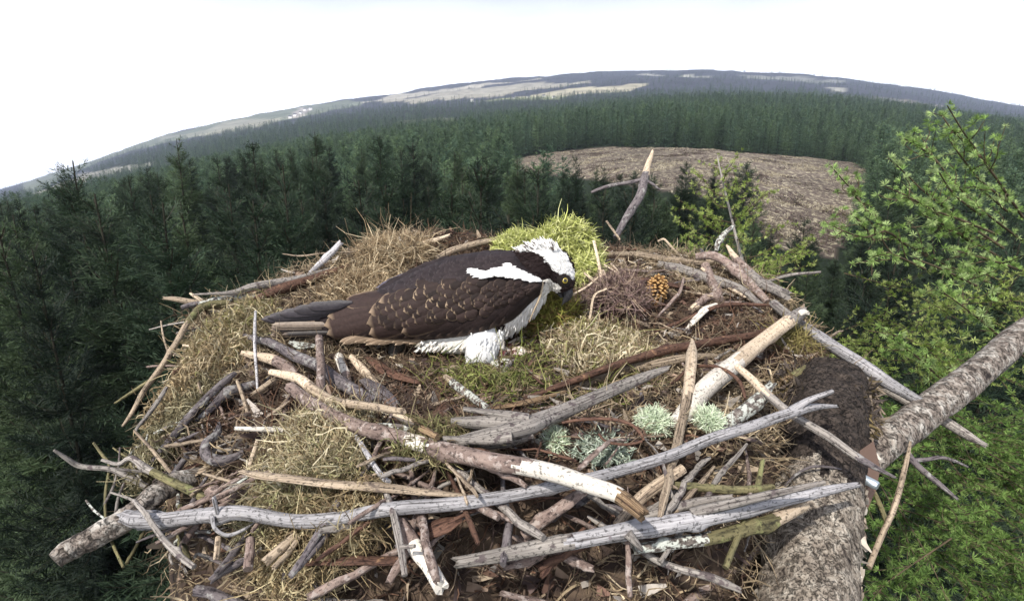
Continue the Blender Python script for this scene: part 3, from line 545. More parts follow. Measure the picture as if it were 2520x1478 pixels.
clumpat("moss_clump", "brownish dry moss on the outer left edge below the yellowish rim moss", "moss", 500, 935, 62, 75, 3000, [(.38, .30, .18), (.28, .21, .12), (.46, .38, .25), (.20, .15, .09)], (.025, .055), .0018, .02, .9, .88, .1, droop=.45, deep=.07, lie=0.03)
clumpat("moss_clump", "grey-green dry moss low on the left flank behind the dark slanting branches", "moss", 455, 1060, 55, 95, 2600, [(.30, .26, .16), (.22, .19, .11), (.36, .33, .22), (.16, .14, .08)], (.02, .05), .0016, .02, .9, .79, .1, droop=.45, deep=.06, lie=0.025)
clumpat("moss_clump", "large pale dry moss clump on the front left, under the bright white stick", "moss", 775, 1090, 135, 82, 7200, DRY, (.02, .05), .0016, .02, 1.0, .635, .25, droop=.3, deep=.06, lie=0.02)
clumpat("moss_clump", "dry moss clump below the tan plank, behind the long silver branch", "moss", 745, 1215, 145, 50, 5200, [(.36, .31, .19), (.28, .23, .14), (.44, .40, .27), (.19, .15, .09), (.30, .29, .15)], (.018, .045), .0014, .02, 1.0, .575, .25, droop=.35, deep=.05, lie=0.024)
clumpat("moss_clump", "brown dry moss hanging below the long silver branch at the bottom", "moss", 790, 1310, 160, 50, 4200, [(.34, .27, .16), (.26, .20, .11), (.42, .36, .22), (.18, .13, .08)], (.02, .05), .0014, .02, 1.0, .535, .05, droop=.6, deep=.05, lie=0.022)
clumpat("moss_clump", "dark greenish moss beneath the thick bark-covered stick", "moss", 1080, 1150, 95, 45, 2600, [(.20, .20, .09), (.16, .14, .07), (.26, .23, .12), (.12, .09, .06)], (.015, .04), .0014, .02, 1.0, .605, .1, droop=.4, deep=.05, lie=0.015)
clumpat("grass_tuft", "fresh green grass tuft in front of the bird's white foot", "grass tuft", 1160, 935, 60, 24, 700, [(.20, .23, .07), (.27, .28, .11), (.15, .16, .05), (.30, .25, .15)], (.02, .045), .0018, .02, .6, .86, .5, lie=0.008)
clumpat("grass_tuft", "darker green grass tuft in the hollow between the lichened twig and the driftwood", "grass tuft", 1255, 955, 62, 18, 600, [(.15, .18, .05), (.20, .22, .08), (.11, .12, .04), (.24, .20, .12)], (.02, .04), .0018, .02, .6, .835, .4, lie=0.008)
clumpat("moss_clump", "olive moss under the upper end of the cream branch on the right", "moss", 1945, 850, 48, 38, 1500, [(.22, .19, .07), (.16, .13, .06), (.28, .24, .10)], (.02, .04), .0016, .02, .9, .95, .1, droop=.5, deep=.04)
LICH = [(.55, .64, .46), (.64, .72, .54), (.46, .55, .38), (.70, .74, .60)]
for px, py, rr, zc, lb in [(1368, 1092, 40, .635, "pale green beard lichen tuft just right of the grey driftwood stump"), (1608, 1048, 66, .66, "largest pale green lichen tuft, left of the upright pale stake"), (1742, 1040, 48, .665, "pale green lichen tuft right of the upright pale stake, on the cream branch")]:
    clumpat("lichen_tuft", lb, "lichen", px, py, rr * .5, rr * .5, 900, LICH, (.014, .026), .0011, .02, .35, zc, .15, droop=.05, deep=.02, kink=0.05)
clumpat("lichen_tuft", "flat grey-green lichen patch between the two larger pale tufts and the silver branch", "lichen", 1480, 1110, 70, 30, 1800, [(.36, .42, .34), (.28, .34, .27), (.46, .50, .42), (.18, .20, .15)], (.006, .014), .0018, .02, .8, .615, .2, deep=.03)

# ------------------------------------------------------------------ sticks laid on the heap
SEED = [100]
def fitdepth(pts, z, lift):
    P = np.array([zxy(z, p[0], p[1]) for p in pts]); s = np.r_[0, np.cumsum(np.linalg.norm(np.diff(P, axis=0), axis=1))]; t = s / s[-1]
    d = [p[3] if len(p) > 3 and p[3] >= .3 else None for p in pts]
    if any(v is not None for v in d):
        k = [i for i, v in enumerate(d) if v is not None]; zc = np.interp(t, t[k], [d[i] for i in k]); ex = [z_ - h_ for z_, h_ in zip(zc, [hit(P[i][0], P[i][1], max(lift, pts[i][2] * ZONES[z][2] / FPX * zc[i] * .8) + .004) for i in range(len(P))]) if h_ is not None]
        return P, zc - float(np.clip(max(ex + [0]), 0, .09))
    ds = np.linspace(0, 1, 15); hx = np.interp(ds, t, P[:, 0]); hy = np.interp(ds, t, P[:, 1]); h = [hit(a, b_, lift) for a, b_ in zip(hx, hy)]
    k = [i for i, v in enumerate(h) if v is not None]
    if len(k) < 2: return P, np.full(len(P), 1.0 if not k else h[k[0]])
    hv = np.array([h[i] for i in k]); A = np.c_[np.ones(len(k)), ds[k]]; c, *_ = np.linalg.lstsq(A, hv, rcond=None); over = float(np.clip((A @ c - hv).max() * .75, -.02, .05))
    return P, c[0] + c[1] * t - over
def stick(name, label, cat, mat, z, pts, lift=.006, spl=(0, 0), twigs=(), tw_slot=0, seg=None, rough=.09, knots=0, sides=12, group=None, flat=1., parent=None):
    """pts: picture point and half-width in pixels of its zone; a 4th number is the depth of that point"""
    SEED[0] += 1; s0 = ZONES[z][2]; P, zc = fitdepth(pts, z, lift); W = np.array([PT(p[0], p[1], d) for p, d in zip(P, zc)]); r = np.array([p[2] for p in pts]) * s0 / FPX * zc
    n = max(14, int(np.linalg.norm(np.diff(P, axis=0), axis=1).sum() / 9)); Q = catmull(W, n); tt = np.linspace(0, len(pts) - 1, n); rr = np.interp(tt, np.arange(len(pts)), r)
    arc = np.r_[0, np.cumsum(np.linalg.norm(np.diff(Q, axis=0), axis=1))]; rm = r.mean()
    for ax in range(3): Q[:, ax] += (vnoise(np.c_[arc / max(.05, rm * 9)], SEED[0] + ax * 3) - .5) * rm * .45
    mats = mat if isinstance(mat, (list, tuple)) else [mat]; tm = None
    if seg: tm = lambda t: int(sum(t > v for v in seg))
    mb = MB(); o0 = Q.mean(0); tube(mb, Q - o0, rr, sides, rough, seed=SEED[0] % 37, splinter=spl, tmat=tm, knots=knots, flat=flat)
    for tw in twigs:
        TP = np.array([zxy(z, p[0], p[1]) for p in tw]); d0 = zc[np.argmin(np.hypot(P[:, 0] - TP[0, 0], P[:, 1] - TP[0, 1]))]
        dz = [d0 + (p[3] if len(p) > 3 else 0) for p in tw]; TW = np.array([PT(a[0], a[1], d) for a, d in zip(TP, dz)]); m_ = max(8, len(tw) * 5)
        tube(mb, catmull(TW, m_) - o0, np.interp(np.linspace(0, len(tw) - 1, m_), np.arange(len(tw)), [p[2] * s0 / FPX * d0 for p in tw]), 8, rough, seed=SEED[0] % 31, mat=tw_slot)
    o = mb.build(name, [M[m_] for m_ in mats]); o.location = o0
    if parent is not None: o.location = o0 - np.array(parent.location); o.parent = parent; return o
    return tag(o, label, cat, group)
S = stick
# --- front
S("branch", "long silver-grey branch with a forked tip sweeping across the whole front of the nest", "branch", "silver", 'G',
  [(312,1270,17,.59),(345,1278,20,.58),(420,1276,19,.565),(530,1266,18,.545),(600,1262,17,.535),(720,1278,16,.52),(830,1272,16,.515),(960,1250,17,.51),(1100,1239,16,.512),(1260,1220,15,.52),(1400,1190,14.5,.53),(1550,1150,14,.55),(1700,1100,13.5,.575),(1850,1048,13,.60),(1960,1012,12,.62),(2010,1000,8,.63),(2055,998,4,.64)],
  spl=(1.6,.6), rough=.07, knots=3, sides=16, twigs=[[(1945,1012,11),(1990,985,8),(2050,962,5)],[(535,1262,5,-.01),(527,1225,5,-.015),(530,1228,3,-.015)],[(522,1270,5,-.012),(530,1300,5,-.018),(560,1316,5,-.015),(600,1302,4,-.01),(625,1286,2,0)],[(318,1262,6),(380,1262,8),(420,1268,4)],[(340,1298,6),(400,1296,7),(450,1288,3)]])
S("branch", "thick bark-covered stick with a bare white end, lying across the centre front", "branch", ["bark","white","bark","white","splint"], 'G',
  [(715,950,14,.77),(760,985,15,.73),(800,1010,16,.70),(860,1040,17,.675),(920,1060,18,.65),(965,1068,18,.642),(1000,1080,19,.632),(1060,1100,21,.617),(1140,1120,22,.605),(1220,1137,22,.585),(1290,1147,22,.57),(1380,1166,22,.55),(1450,1190,21,.533),(1512,1212,20,.52),(1545,1235,19,.513),(1580,1265,17,.505)],
  seg=[.40,.455,.665,.885], rough=.07, spl=(.3,.5), knots=3, sides=18)
S("plank", "flat tan weathered wood strip lying on the dry moss above the silver branch", "wood strip", "tan", 'G', [(604,1160,8,.575),(640,1168,14,.57),(720,1178,15,.56),(820,1190,15,.555),(940,1200,18,.55),(1040,1208,13,.55),(1130,1216,8,.55),(1200,1221,4,.55)], spl=(1.,.5), rough=.06, flat=.45)
S("branch", "pale curved stick bowed under the dark grey stick, left of centre", "branch", ["pale","tan"], 'A', [(200,1030,19),(350,1062,30),(470,1150,34),(600,1212,30),(800,1242,25),(1000,1266,20)], seg=[.35], lift=.03, spl=(.5,.8), twigs=[])
S("branch", "grey upright stick crossing in front of the bird's tail on the left", "branch", ["bark","grey"], 'G', [(786,832,9,.87),(791,890,10,.80),(788,960,11.5,.74),(783,1040,11.5,.675),(776,1110,11,.625),(773,1158,11,.60)], seg=[.75], spl=(.4,.8), knots=4)
S("branch", "dark grey stick running from the tail's tip down behind the upright grey stick", "branch", "dark", 'A', [(40,812,14),(200,850,24),(350,930,34),(500,1000,35),(620,1085,38),(750,1170,40),(845,1222,30)], lift=.016, knots=3)
S("branch", "short stick with a cream bare tip and a brown barked end under the white twig", "branch", ["pale","bark"], 'A', [(25,916,16),(110,932,26),(220,952,34),(300,1000,36),(350,1050,34)], seg=[.55], lift=.022, spl=(.6,0))
S("stick", "short white broken stub standing behind the pale curved stick", "stick", ["white","bark"], 'A', [(622,945,27),(645,1010,28),(660,1060,30),(668,1100,28)], seg=[.6], lift=.012, spl=(.5,0))
S("stick", "orange-tan peeled twig in front of the bird's dark far foot", "stick", ["pale","tan"], 'A', [(695,945,18),(760,1010,28),(830,1080,26),(900,1150,18)], seg=[.5], lift=.01, spl=(1,0))
S("stick", "lichen-flecked grey twig pointing up to the green grass in the hollow", "stick", ["tan","lichen"], 'A', [(1275,1058,16),(1320,1095,24),(1390,1150,27),(1460,1200,25),(1535,1258,18)], seg=[.22], lift=.014, spl=(1,0))
S("stick", "slim grey-green lichened twig lying on the thick bark-covered stick", "stick", "lichen", 'C', [(275,553,16,.655),(400,556,22,.65),(550,566,21,.645),(700,580,19,.645),(850,592,9,.65)], knots=3)
S("stick", "orange-brown peeled twig end left of the brown bark lump near the centre", "stick", ["pale","splint"], 'C', [(460,480,22),(540,520,24),(640,570,26),(740,620,22)], seg=[.5], lift=.018)
S("driftwood", "large grey forked driftwood root with deep grain in the right front", "driftwood", "grey", 'G',
  [(1075,1088,10,.65),(1150,1080,18,.65),(1240,1066,24,.655),(1300,1050,27,.67),(1345,1030,25,.70),(1420,1000,21,.735),(1500,965,18,.77),(1580,932,15,.80),(1630,912,9,.82)], spl=(2,1.2), rough=.16, sides=22, flat=.8,
  twigs=[[(1300,1046,24),(1230,1040,20),(1160,1038,15),(1110,1035,9)],[(1310,1062,18),(1240,1086,14),(1140,1098,8)],[(1300,1030,14),(1240,1018,9),(1140,1005,6)],[(1260,1075,16,-.01),(1200,1082,12,-.01),(1090,1078,7,-.01)]])
S("branch", "grey weathered split stick above the driftwood root, pointing right", "branch", "tan", 'G', [(1362,962,10,.80),(1440,940,14,.83),(1520,915,14,.86),(1600,897,13,.88),(1690,882,11,.90),(1790,874,5,.92)], spl=(1.5,1.5), rough=.1)
S("branch", "pale split wood sliver between the lichened twig and the driftwood root", "wood sliver", "splint", 'G', [(1190,1005,6,.77),(1260,996,10,.77),(1330,980,10,.785),(1390,962,5,.80)], spl=(1,1), flat=.6)
S("branch", "long rusty brown stick sloping up to the right above the grey split stick", "branch", "rust", 'G', [(1290,982,7,.80),(1400,942,8.5,.82),(1520,898,9.5,.86),(1610,870,11,.90),(1720,847,11,.94),(1810,832,10,.965),(1900,812,8,.98)], knots=6, rough=.12)
S("twig", "thin reddish twig arching over the pale upright stake and the cream branch", "twig", "rust", 'E', [(700,1450,12,.83),(800,1370,14,.83),(900,1280,14,.825),(1050,1265,15,.80),(1200,1300,15,.775),(1300,1380,16,.755),(1340,1470,15,.735),(1356,1530,12,.72)], knots=3)
S("twig", "thin brown twig below the rusty stick running into the lichen", "twig", "rust", 'C', [(1540,530,9),(1700,505,12),(1850,505,12),(1980,535,12),(2050,600,11),(2070,640,8)], lift=.02)
S("twig", "curved red-brown twig that loops under the right-hand lichen", "twig", "rust", 'C', [(1780,600,8),(1830,650,10),(1950,670,10),(2060,650,9)], lift=.016)
S("branch", "thick smooth cream branch slanting up to the right rim", "branch", ["white","pale","grey"], 'G', [(1660,1040,20,.66),(1700,1000,24,.70),(1760,940,23,.755),(1830,878,20,.825),(1900,820,17,.885),(1945,785,17,.92),(1968,768,13,.94)], seg=[.45,.8], rough=.06, knots=2, sides=18, spl=(.5,.8), twigs=[[(1950,785,9),(1975,768,8),(1990,772,4)]])
S("stick", "long tapering pale stick that runs from the cream branch down over the trunk", "branch", ["pale","grey","dark"], 'D', [(515,165,22,.75),(600,240,26,.725),(700,340,29,.70),(900,490,27,.655),(1100,610,29,.62),(1250,720,27,.595),(1380,800,20,.58),(1530,880,8,.57)], seg=[.3,.75], knots=2)
S("stake", "pale brown upright pointed stake in front of the lichen", "stake", ["pale","tan"], 'G', [(1704,840,5,.86),(1703,870,13,.83),(1697,930,14,.78),(1688,990,13.5,.735),(1672,1060,12,.68),(1655,1130,11,.625),(1642,1190,10,.585),(1632,1230,11,.57),(1624,1275,6,.55)], seg=[.35], spl=(1.,.3), knots=2, rough=.12)
S("branch", "long grey-white stick along the bottom right, split at its right end", "branch", ["grey","silver"], 'G', [(1130,1378,14,.485),(1250,1362,18,.485),(1350,1344,20,.49),(1450,1328,20,.495),(1540,1310,21,.50),(1640,1292,22,.505),(1740,1272,21,.515),(1850,1250,19,.53),(1950,1224,16,.545),(2040,1204,12,.56),(2100,1192,7,.57)], seg=[.25], spl=(1,1), knots=4, sides=16, twigs=[[(1700,1262,12,-.004),(1800,1238,12,-.004),(1900,1215,10,-.004),(2030,1186,5,-.004)],[(1545,1312,13,-.01),(1565,1335,9,-.012),(1580,1352,5,-.01)]])
S("branch", "lichened stick with a torn orange end below the long grey-white stick", "branch", ["lichen","olive","pale"], 'G', [(1560,1350,12,.515),(1640,1342,14,.515),(1730,1330,16,.52),(1820,1305,17,.53),(1870,1290,17,.535),(1920,1270,16,.54),(1968,1246,14,.55)], seg=[.35,.78], spl=(.5,1.4), knots=5, rough=.14)
S("branch", "grey-green stick lying level behind the knobbly upright twig", "branch", "olive", 'G', [(1600,1190,9,.60),(1680,1195,10,.60),(1790,1205,11,.60),(1860,1203,10,.605),(1902,1198,8,.61)], knots=4)
S("twig", "thin knobbly grey twig leaning right, its tip just under the silver branch", "twig", "grey", 'D', [(578,665,9,.60),(490,770,15,.58),(400,865,18,.565),(300,1030,17,.545),(190,1180,18,.53),(90,1320,17,.515),(15,1430,16,.505)], knots=8, rough=.16)
S("twig", "slim pale twig parallel to and left of the knobbly grey twig", "twig", "tan", 'D', [(368,808,10,.565),(290,905,17,.555),(200,1000,17,.545),(110,1110,17,.53),(10,1240,15,.52)], knots=4)
S("twig", "grey-green upright twig in front of the dark gap beside the trunk", "twig", "olive", 'D', [(680,765,14,.60),(655,900,18,.58),(615,1030,18,.56),(540,1220,20,.535),(440,1465,20,.51)], knots=3)
S("branch", "lichen-crusted stump of wood wedged behind the long tapering pale stick", "branch", "lichen", 'D', [(400,560,35,.66),(520,480,48,.68),(640,385,48,.70),(720,285,22,.725)], spl=(.6,1.2), rough=.16)
S("log", "short mossy rotten log with an orange broken end on the trunk's top", "log", ["splint","olive"], 'D', [(810,270,28,.80),(870,235,34,.81),(960,185,34,.825),(1060,125,26,.85)], seg=[.22], spl=(.8,.4), rough=.16)
S("branch", "grey branch lying in the dark under the bare white stick end", "branch", "tan", 'G', [(1520,1290,11,.575),(1570,1230,15,.59),(1620,1190,15,.60),(1680,1150,12,.61)], rough=.1)
S("branch", "weathered grey board end poking out below the stake's foot", "branch", "grey", 'G', [(1560,1275,9,.55),(1640,1255,12,.555),(1720,1235,11,.56),(1800,1222,6,.565)], spl=(.6,1))
S("branch", "brown barked stick pointing down left in the dark hollow at the bottom centre", "branch", "bark", 'G', [(1290,1320,14,.55),(1340,1280,16,.555),(1400,1235,15,.565),(1450,1200,10,.575)], knots=2)
S("branch", "barked branch with a bare white split foot at the bottom left of centre", "branch", ["bark","white"], 'C', [(500,1170,40,.53),(560,1270,52,.52),(620,1370,54,.505),(680,1450,52,.49),(760,1580,50,.47)], seg=[.36], spl=(0,.5), rough=.12)
S("stick", "slim grey stick beside the barked branch with the white split foot", "stick", "grey", 'C', [(395,960,16,.565),(440,1080,22,.54),(475,1230,26,.52),(505,1380,22,.50),(525,1520,20,.485)], twigs=[[(500,1330,14,-.004),(590,1325,12,-.01)]])
S("twig", "thin silver twig bending down over the dry moss to the tan plank", "twig", "silver", 'C', [(58,465,11,.68),(120,520,15,.665),(200,605,17,.64),(255,690,17,.615),(310,780,17,.59),(375,870,18,.57),(415,905,18,.56)], rough=.06)
S("stick", "bright white debarked stick pointing left on the pale dry moss", "stick", "white", 'B', [(1345,563,13,.655),(1450,568,16,.655),(1560,572,17,.655),(1660,580,15,.655)], rough=.04)
S("wood_chip", "pale tan pointed wood chip above the bright white stick", "wood chip", "tan", 'B', [(1520,525,6,.71),(1570,480,30,.71),(1640,430,38,.72),(1695,385,14,.725)], flat=.3, rough=.06)
# --- left
S("branch", "dark grey branch slanting down the nest's left flank, the longer of two side by side", "branch", "dark", 'B', [(1350,205,16,.86),(1270,265,22,.845),(1180,345,24,.83),(1090,440,25,.81),(1000,545,25,.79),(920,650,22,.77),(850,740,22,.755),(780,825,18,.74)], knots=4)
S("branch", "shorter dark grey branch beside the longer slanting one on the left flank", "branch", "dark", 'B', [(1475,278,26,.83),(1400,298,27,.82),(1290,335,32,.80),(1200,420,30,.785),(1100,515,18,.77)], spl=(0,.8), knots=2)
S("branch", "small tan split branch piece at the right end of the short dark branch", "wood piece", "tan", 'B', [(1450,345,14),(1520,310,24),(1590,262,22)], lift=.022, spl=(.8,1))
S("branch", "long bent yellow-brown branch hanging off the left rim into the dark", "branch", ["olive","tan"], 'G', [(560,745,9,1.07),(505,752,10,1.04),(475,775,9,1.0),(455,805,7.5,.96),(430,850,7,.93),(394,907,7,.90),(348,972,6,.87),(320,1020,5,.85),(303,1046,3,.84)], seg=[.35], knots=6, twigs=[[(388,925,6),(340,955,5,-.01),(282,992,2.5,-.02)]])
S("twig", "pale twig curving out to the left at mid height of the nest", "branch", "grey", 'G', [(133,1107,3,.66),(165,1128,5.5,.67),(200,1147,6.5,.68),(270,1154,6.5,.68),(310,1172,7.5,.68),(360,1198,8,.68)], rough=.06)
S("branch", "branch that turns from bare grey to mossy green, low on the left side", "branch", ["grey","olive"], 'G', [(250,1132,4,.67),(290,1142,5,.67),(322,1128,6,.67),(370,1158,9,.665),(440,1192,10,.66),(510,1228,12,.65)], seg=[.62], knots=3)
S("stick", "straight tan twig crossing the left flank above the curving pale twig", "twig", "tan", 'B', [(690,580,7,.72),(800,690,10,.71),(900,810,12,.70),(960,880,10,.69)])
S("twig", "diagonal pale twig lying over the left end of the silver branch", "twig", "grey", 'B', [(690,1030,13,.575),(760,1110,16,.555),(820,1200,17,.54),(900,1310,20,.53),(980,1390,22,.52),(1080,1460,18,.51)], knots=4)
S("stick", "short pale wood stub pointing down left at the bottom edge", "stick", "tan", 'B', [(1545,1425,34,.50),(1640,1340,34,.51),(1740,1245,30,.525)], spl=(.5,.3))
S("stick", "second wood stub just right of the short pale one at the bottom edge", "stick", "tan", 'B', [(1590,1470,18,.49),(1690,1370,20,.505),(1760,1270,18,.52)], spl=(.5,.3))
S("stick", "upright barked stick standing under the silver branch near its left bend", "stick", "bark", 'B', [(1445,1270,26,.525),(1440,1360,30,.515),(1425,1480,30,.50)])
S("stick", "thin upright stick left of the upright barked one under the silver branch", "stick", "tan", 'B', [(1235,1265,18,.54),(1230,1340,20,.53),(1222,1410,18,.525)])
S("stick", "mossy green upright stick farthest left under the silver branch", "stick", "olive", 'B', [(985,1060,16,.60),(985,1170,18,.585),(1000,1290,24,.57),(1040,1420,24,.55)], knots=3)
S("twig", "dark charred twig slanting up from the left end of the silver branch", "twig", "dark", 'B', [(1010,1180,14,.60),(1060,1060,16,.62),(1110,960,14,.64),(1160,880,10,.66)])
S("stick", "broken dark stick lying on the green mossy branch", "stick", "dark", 'B', [(900,920,16,.66),(960,845,20,.665),(1030,750,20,.67)], spl=(0,.6))
S("stick", "stout grey-brown log end under the moss left of the tan plank", "log", "bark", 'B', [(1190,965,38,.62),(1270,1000,42,.615),(1360,1040,38,.61)], spl=(.5,0))
S("twig", "pinkish tan twig above the stout log end", "twig", "tan", 'B', [(1140,855,9,.63),(1240,885,11,.625),(1390,925,9,.62)])
S("twig", "upright white twig at the tip of the bird's tail", "twig", "silver", 'F', [(1020,865,11,.955),(1012,980,15,.93),(1010,1100,16,.91),(1015,1250,15,.88),(1030,1480,13,.84),(1040,1650,11,.80)], knots=3)
S("twig", "little cream twig end poking out over the left edge", "twig", "pale", 'F', [(318,1188,11,.93),(400,1200,13,.93),(525,1220,11,.93)])
S("stick", "tan thin stick standing on the left flank beside the shorter dark branch", "stick", "tan", 'B', [(1360,260,10,.82),(1400,370,13,.79),(1430,470,13,.77)])
S("twig", "tan stem leaning in the moss left of the large pale clump", "twig", "pale", 'B', [(1490,650,12,.65),(1465,730,15,.63),(1440,810,13,.615)])
# bundles of thin dead twigs that hang off the left flank
for pts, lb in [([(430,660,8),(490,740,9),(530,800,8),(510,960,8),(505,1100,8),(530,1250,9),(570,1350,9),(620,1460,9)], "long thin dead twig hanging down the far left side of the nest"),
        ([(625,920,7),(590,1010,9),(575,1100,10),(560,1150,9)], "short upright dead twig beside the far left hanging twig"), ([(755,1230,10),(700,1330,10),(640,1440,11)], "dead twig slanting down left below the silver branch's broken end"),
        ([(380,1030,6),(430,1090,7),(500,1145,7)], "tiny dead twig pointing up left beside the hanging twig"), ([(540,980,7),(640,1010,8),(760,1060,8),(850,1080,6),(890,1065,4)], "thin dead twig running level above the silver branch's left end"),
        ([(600,690,6),(590,800,7),(560,930,8),(500,1060,7)], "thin dead twig curving down in front of the bare grey branch"), ([(820,600,12),(900,560,12),(990,520,9)], "thin grey twig sticking out left beside the longer slanting branch"),
        ([(900,300,12),(840,400,14),(780,480,14),(715,560,10),(705,590,8)], "forked dark twig under the bent yellow-brown branch"), ([(555,690,5),(640,745,6),(740,740,7),(830,740,7)], "thin level twig above the curving pale twig"),
        ([(660,740,6),(700,690,7),(760,660,6),(780,600,5)], "little crooked twig on the left flank between the dark branches"), ([(680,760,5),(700,840,6),(740,900,6)], "tiny hooked twig over the pale curving twig"),
        ([(950,1310,10),(1010,1260,12),(1090,1235,11),(1190,1235,10)], "thin curved stem arching below the silver branch on the left"), ([(1085,1395,11),(1110,1375,12),(1200,1410,12),(1300,1455,10)], "hooked pale stem at the very bottom left of the nest"),
        ([(940,1440,8),(925,1385,9),(950,1340,8)], "short dead twig at the bottom beside the diagonal pale twig")]:
    S("dead_twig", lb, "twig", random.choice(["grey", "olive", "lichen"]), 'B', [(a, b_, r_, .735 - (b_ - 600) / 870 * .175) for a, b_, r_ in pts], knots=3, rough=.14, sides=8)
# --- back left
S("log", "grey split log along the back left rim", "log", "grey", 'F', [(450,700,10,1.11),(600,690,14,1.12),(800,680,26,1.14),(1000,625,38,1.17),(1300,575,38,1.21),(1500,525,26,1.24),(1750,455,14,1.28)], spl=(1.5,1), rough=.12)
S("log", "rusty red-brown hollow log piece lying in front of the grey split log", "log", "rust", 'F', [(1040,745,34,1.12),(1170,690,52,1.14),(1320,640,50,1.165),(1500,575,38,1.19),(1700,510,42,1.22),(1960,425,28,1.27)], rough=.2, spl=(.8,.4))
S("branch", "lichen-dotted dark branch end on the left rim", "branch", "lichen", 'F', [(480,800,34,1.06),(620,770,44,1.08),(780,750,36,1.10),(1020,720,24,1.12)], rough=.2, knots=5)
S("stick", "grey frayed wood end sticking out farthest left on the rim", "stick", "tan", 'F', [(150,738,16,1.06),(250,745,26,1.06),(380,765,30,1.065),(500,775,24,1.07)], spl=(1.2,0))
S("stick", "dark frayed wood end just below the farthest left one on the rim", "stick", "dark", 'F', [(315,830,22,1.04),(400,805,26,1.05),(500,785,24,1.06)], spl=(1,0))
S("stick", "small cream wood splinter on the left rim", "stick", "pale", 'F', [(385,690,10,1.055),(430,718,17,1.055),(500,765,18,1.06)])
S("twig", "short white splinter lying in front of the grey split log", "twig", "white", 'F', [(520,698,9,1.10),(700,690,13,1.11),(860,680,11,1.13)])
S("stick", "pale grey pole standing up at a slant from the back left rim", "stick", "silver", 'F', [(1540,500,20,1.26),(1640,400,30,1.28),(1740,300,32,1.29),(1825,208,28,1.30)], spl=(0,1), knots=2, rough=.12)
S("twig", "long thin tan twig running level behind the slanting pale pole", "twig", "tan", 'F', [(1280,312,6,1.34),(1450,330,9,1.34),(1650,306,9,1.34),(1850,296,8,1.35),(2050,285,6,1.36)], rough=.06)
S("twig", "thin stem rising from the long bent branch on the far left", "twig", "tan", 'F', [(105,955,7,.97),(125,1090,9,.95),(170,1255,8,.93)])
S("twig", "thin pale stem pointing level to the far left at rim height", "twig", "grey", 'F', [(-10,1038,6,.98),(150,1000,8,.98),(335,968,8,.98)])
S("branch", "grey smooth branch along the bird's back on the back rim", "branch", "tan", 'A', [(1215,330,18,1.26),(1300,290,22,1.28),(1420,258,22,1.30),(1560,225,20,1.33),(1640,205,14,1.35)])
S("wood_piece", "cream split wood piece on the straw hump of the back rim", "wood piece", "pale", 'A', [(1060,245,14,1.30),(1130,235,24,1.30),(1220,215,24,1.31),(1290,190,14,1.32)], flat=.6, spl=(.5,.5))
S("twig", "white dropping-stained twig on the straw hump", "twig", "white", 'A', [(985,205,12,1.29),(1005,240,14,1.28),(1035,265,9,1.27)])
# --- back right and right rim
S("dead_branch", "bare dead branch with a peeled orange tip standing up behind the nest", "branch", ["pale","dark"], 'I', [(2245,728,9,1.62),(2225,800,20,1.60),(2205,880,24,1.58),(2190,940,32,1.57),(2165,1040,32,1.55),(2090,1160,27,1.52),(2040,1250,24,1.50),(1985,1350,20,1.48)], seg=[.30], spl=(.5,0), knots=4, twigs=[[(2190,925,14),(2080,950,14),(1950,972,13),(1860,1000,12),(1808,1022,9)],[(2200,930,12),(2250,960,11),(2305,1002,7)]], tw_slot=1)
S("log", "long tan log along the back right rim", "log", "tan", 'E', [(185,348,18,1.36),(330,352,27,1.34),(500,362,30,1.325),(700,398,32,1.30),(850,415,30,1.29),(980,425,22,1.28),(1115,410,8,1.27)], spl=(.6,1), knots=2)
S("log", "grey weathered log sloping down right behind the pine cone's hollow", "log", "grey", 'E', [(660,430,28,1.27),(800,465,42,1.25),(950,520,46,1.22),(1100,570,44,1.19),(1300,640,36,1.15),(1470,745,22,1.10)], rough=.13, spl=(.5,1))
S("branch", "purplish brown barked branch arching along the right rim", "branch", "bark", 'E', [(955,375,28,1.25),(1080,365,36,1.24),(1180,410,36,1.22),(1300,510,36,1.19),(1410,610,36,1.15),(1535,740,28,1.11)], knots=3)
S("log", "thick grey log with a broken end at the right corner of the rim", "log", ["pale","bark","grey"], 'E', [(1212,285,12,1.26),(1265,370,28,1.24),(1330,450,38,1.22),(1430,550,42,1.19),(1540,620,50,1.15),(1680,675,42,1.10)], seg=[.25,.5], spl=(.5,1.4), rough=.12, twigs=[[(1560,660,30),(1570,720,20,-.01),(1560,755,12,-.015)]])
S("stick", "brown stick standing down from the arching branch beside the white chips", "stick", "bark", 'E', [(1020,435,34,1.20),(1070,560,40,1.16),(1110,640,40,1.13),(1150,730,34,1.09)], knots=2)
S("stick", "short forked brown stick with a cream cut end right of the pine cone", "stick", ["bark","pale"], 'E', [(1110,690,32,1.09),(1030,715,34,1.08),(960,770,34,1.06),(915,805,26,1.05)], seg=[.72])
S("twig", "cream stripped twig running down the right rim between the dark branches", "twig", "pale", 'E', [(1000,462,11,1.18),(1100,540,14,1.16),(1250,640,14,1.12),(1420,735,12,1.08)])
S("twig", "whitish lichened twig rising into the larch sapling", "twig", "lichen", 'E', [(1118,325,16,1.32),(1135,255,22,1.33),(1180,190,22,1.34),(1262,118,12,1.36)], rough=.2, knots=3)
S("twig", "thin twig pointing out right from the right corner of the rim", "twig", "grey", 'E', [(1500,592,11,1.14),(1610,550,15,1.14),(1760,512,13,1.14),(1972,495,11,1.14)], knots=2)
S("twig", "long thin brown twig across the right slope, above the rusty stick", "twig", "rust", 'E', [(610,985,8,1.02),(760,925,13,1.03),(900,868,16,1.04),(1080,795,17,1.05),(1200,765,16,1.05),(1400,762,15,1.05),(1640,772,10,1.04)], knots=3)
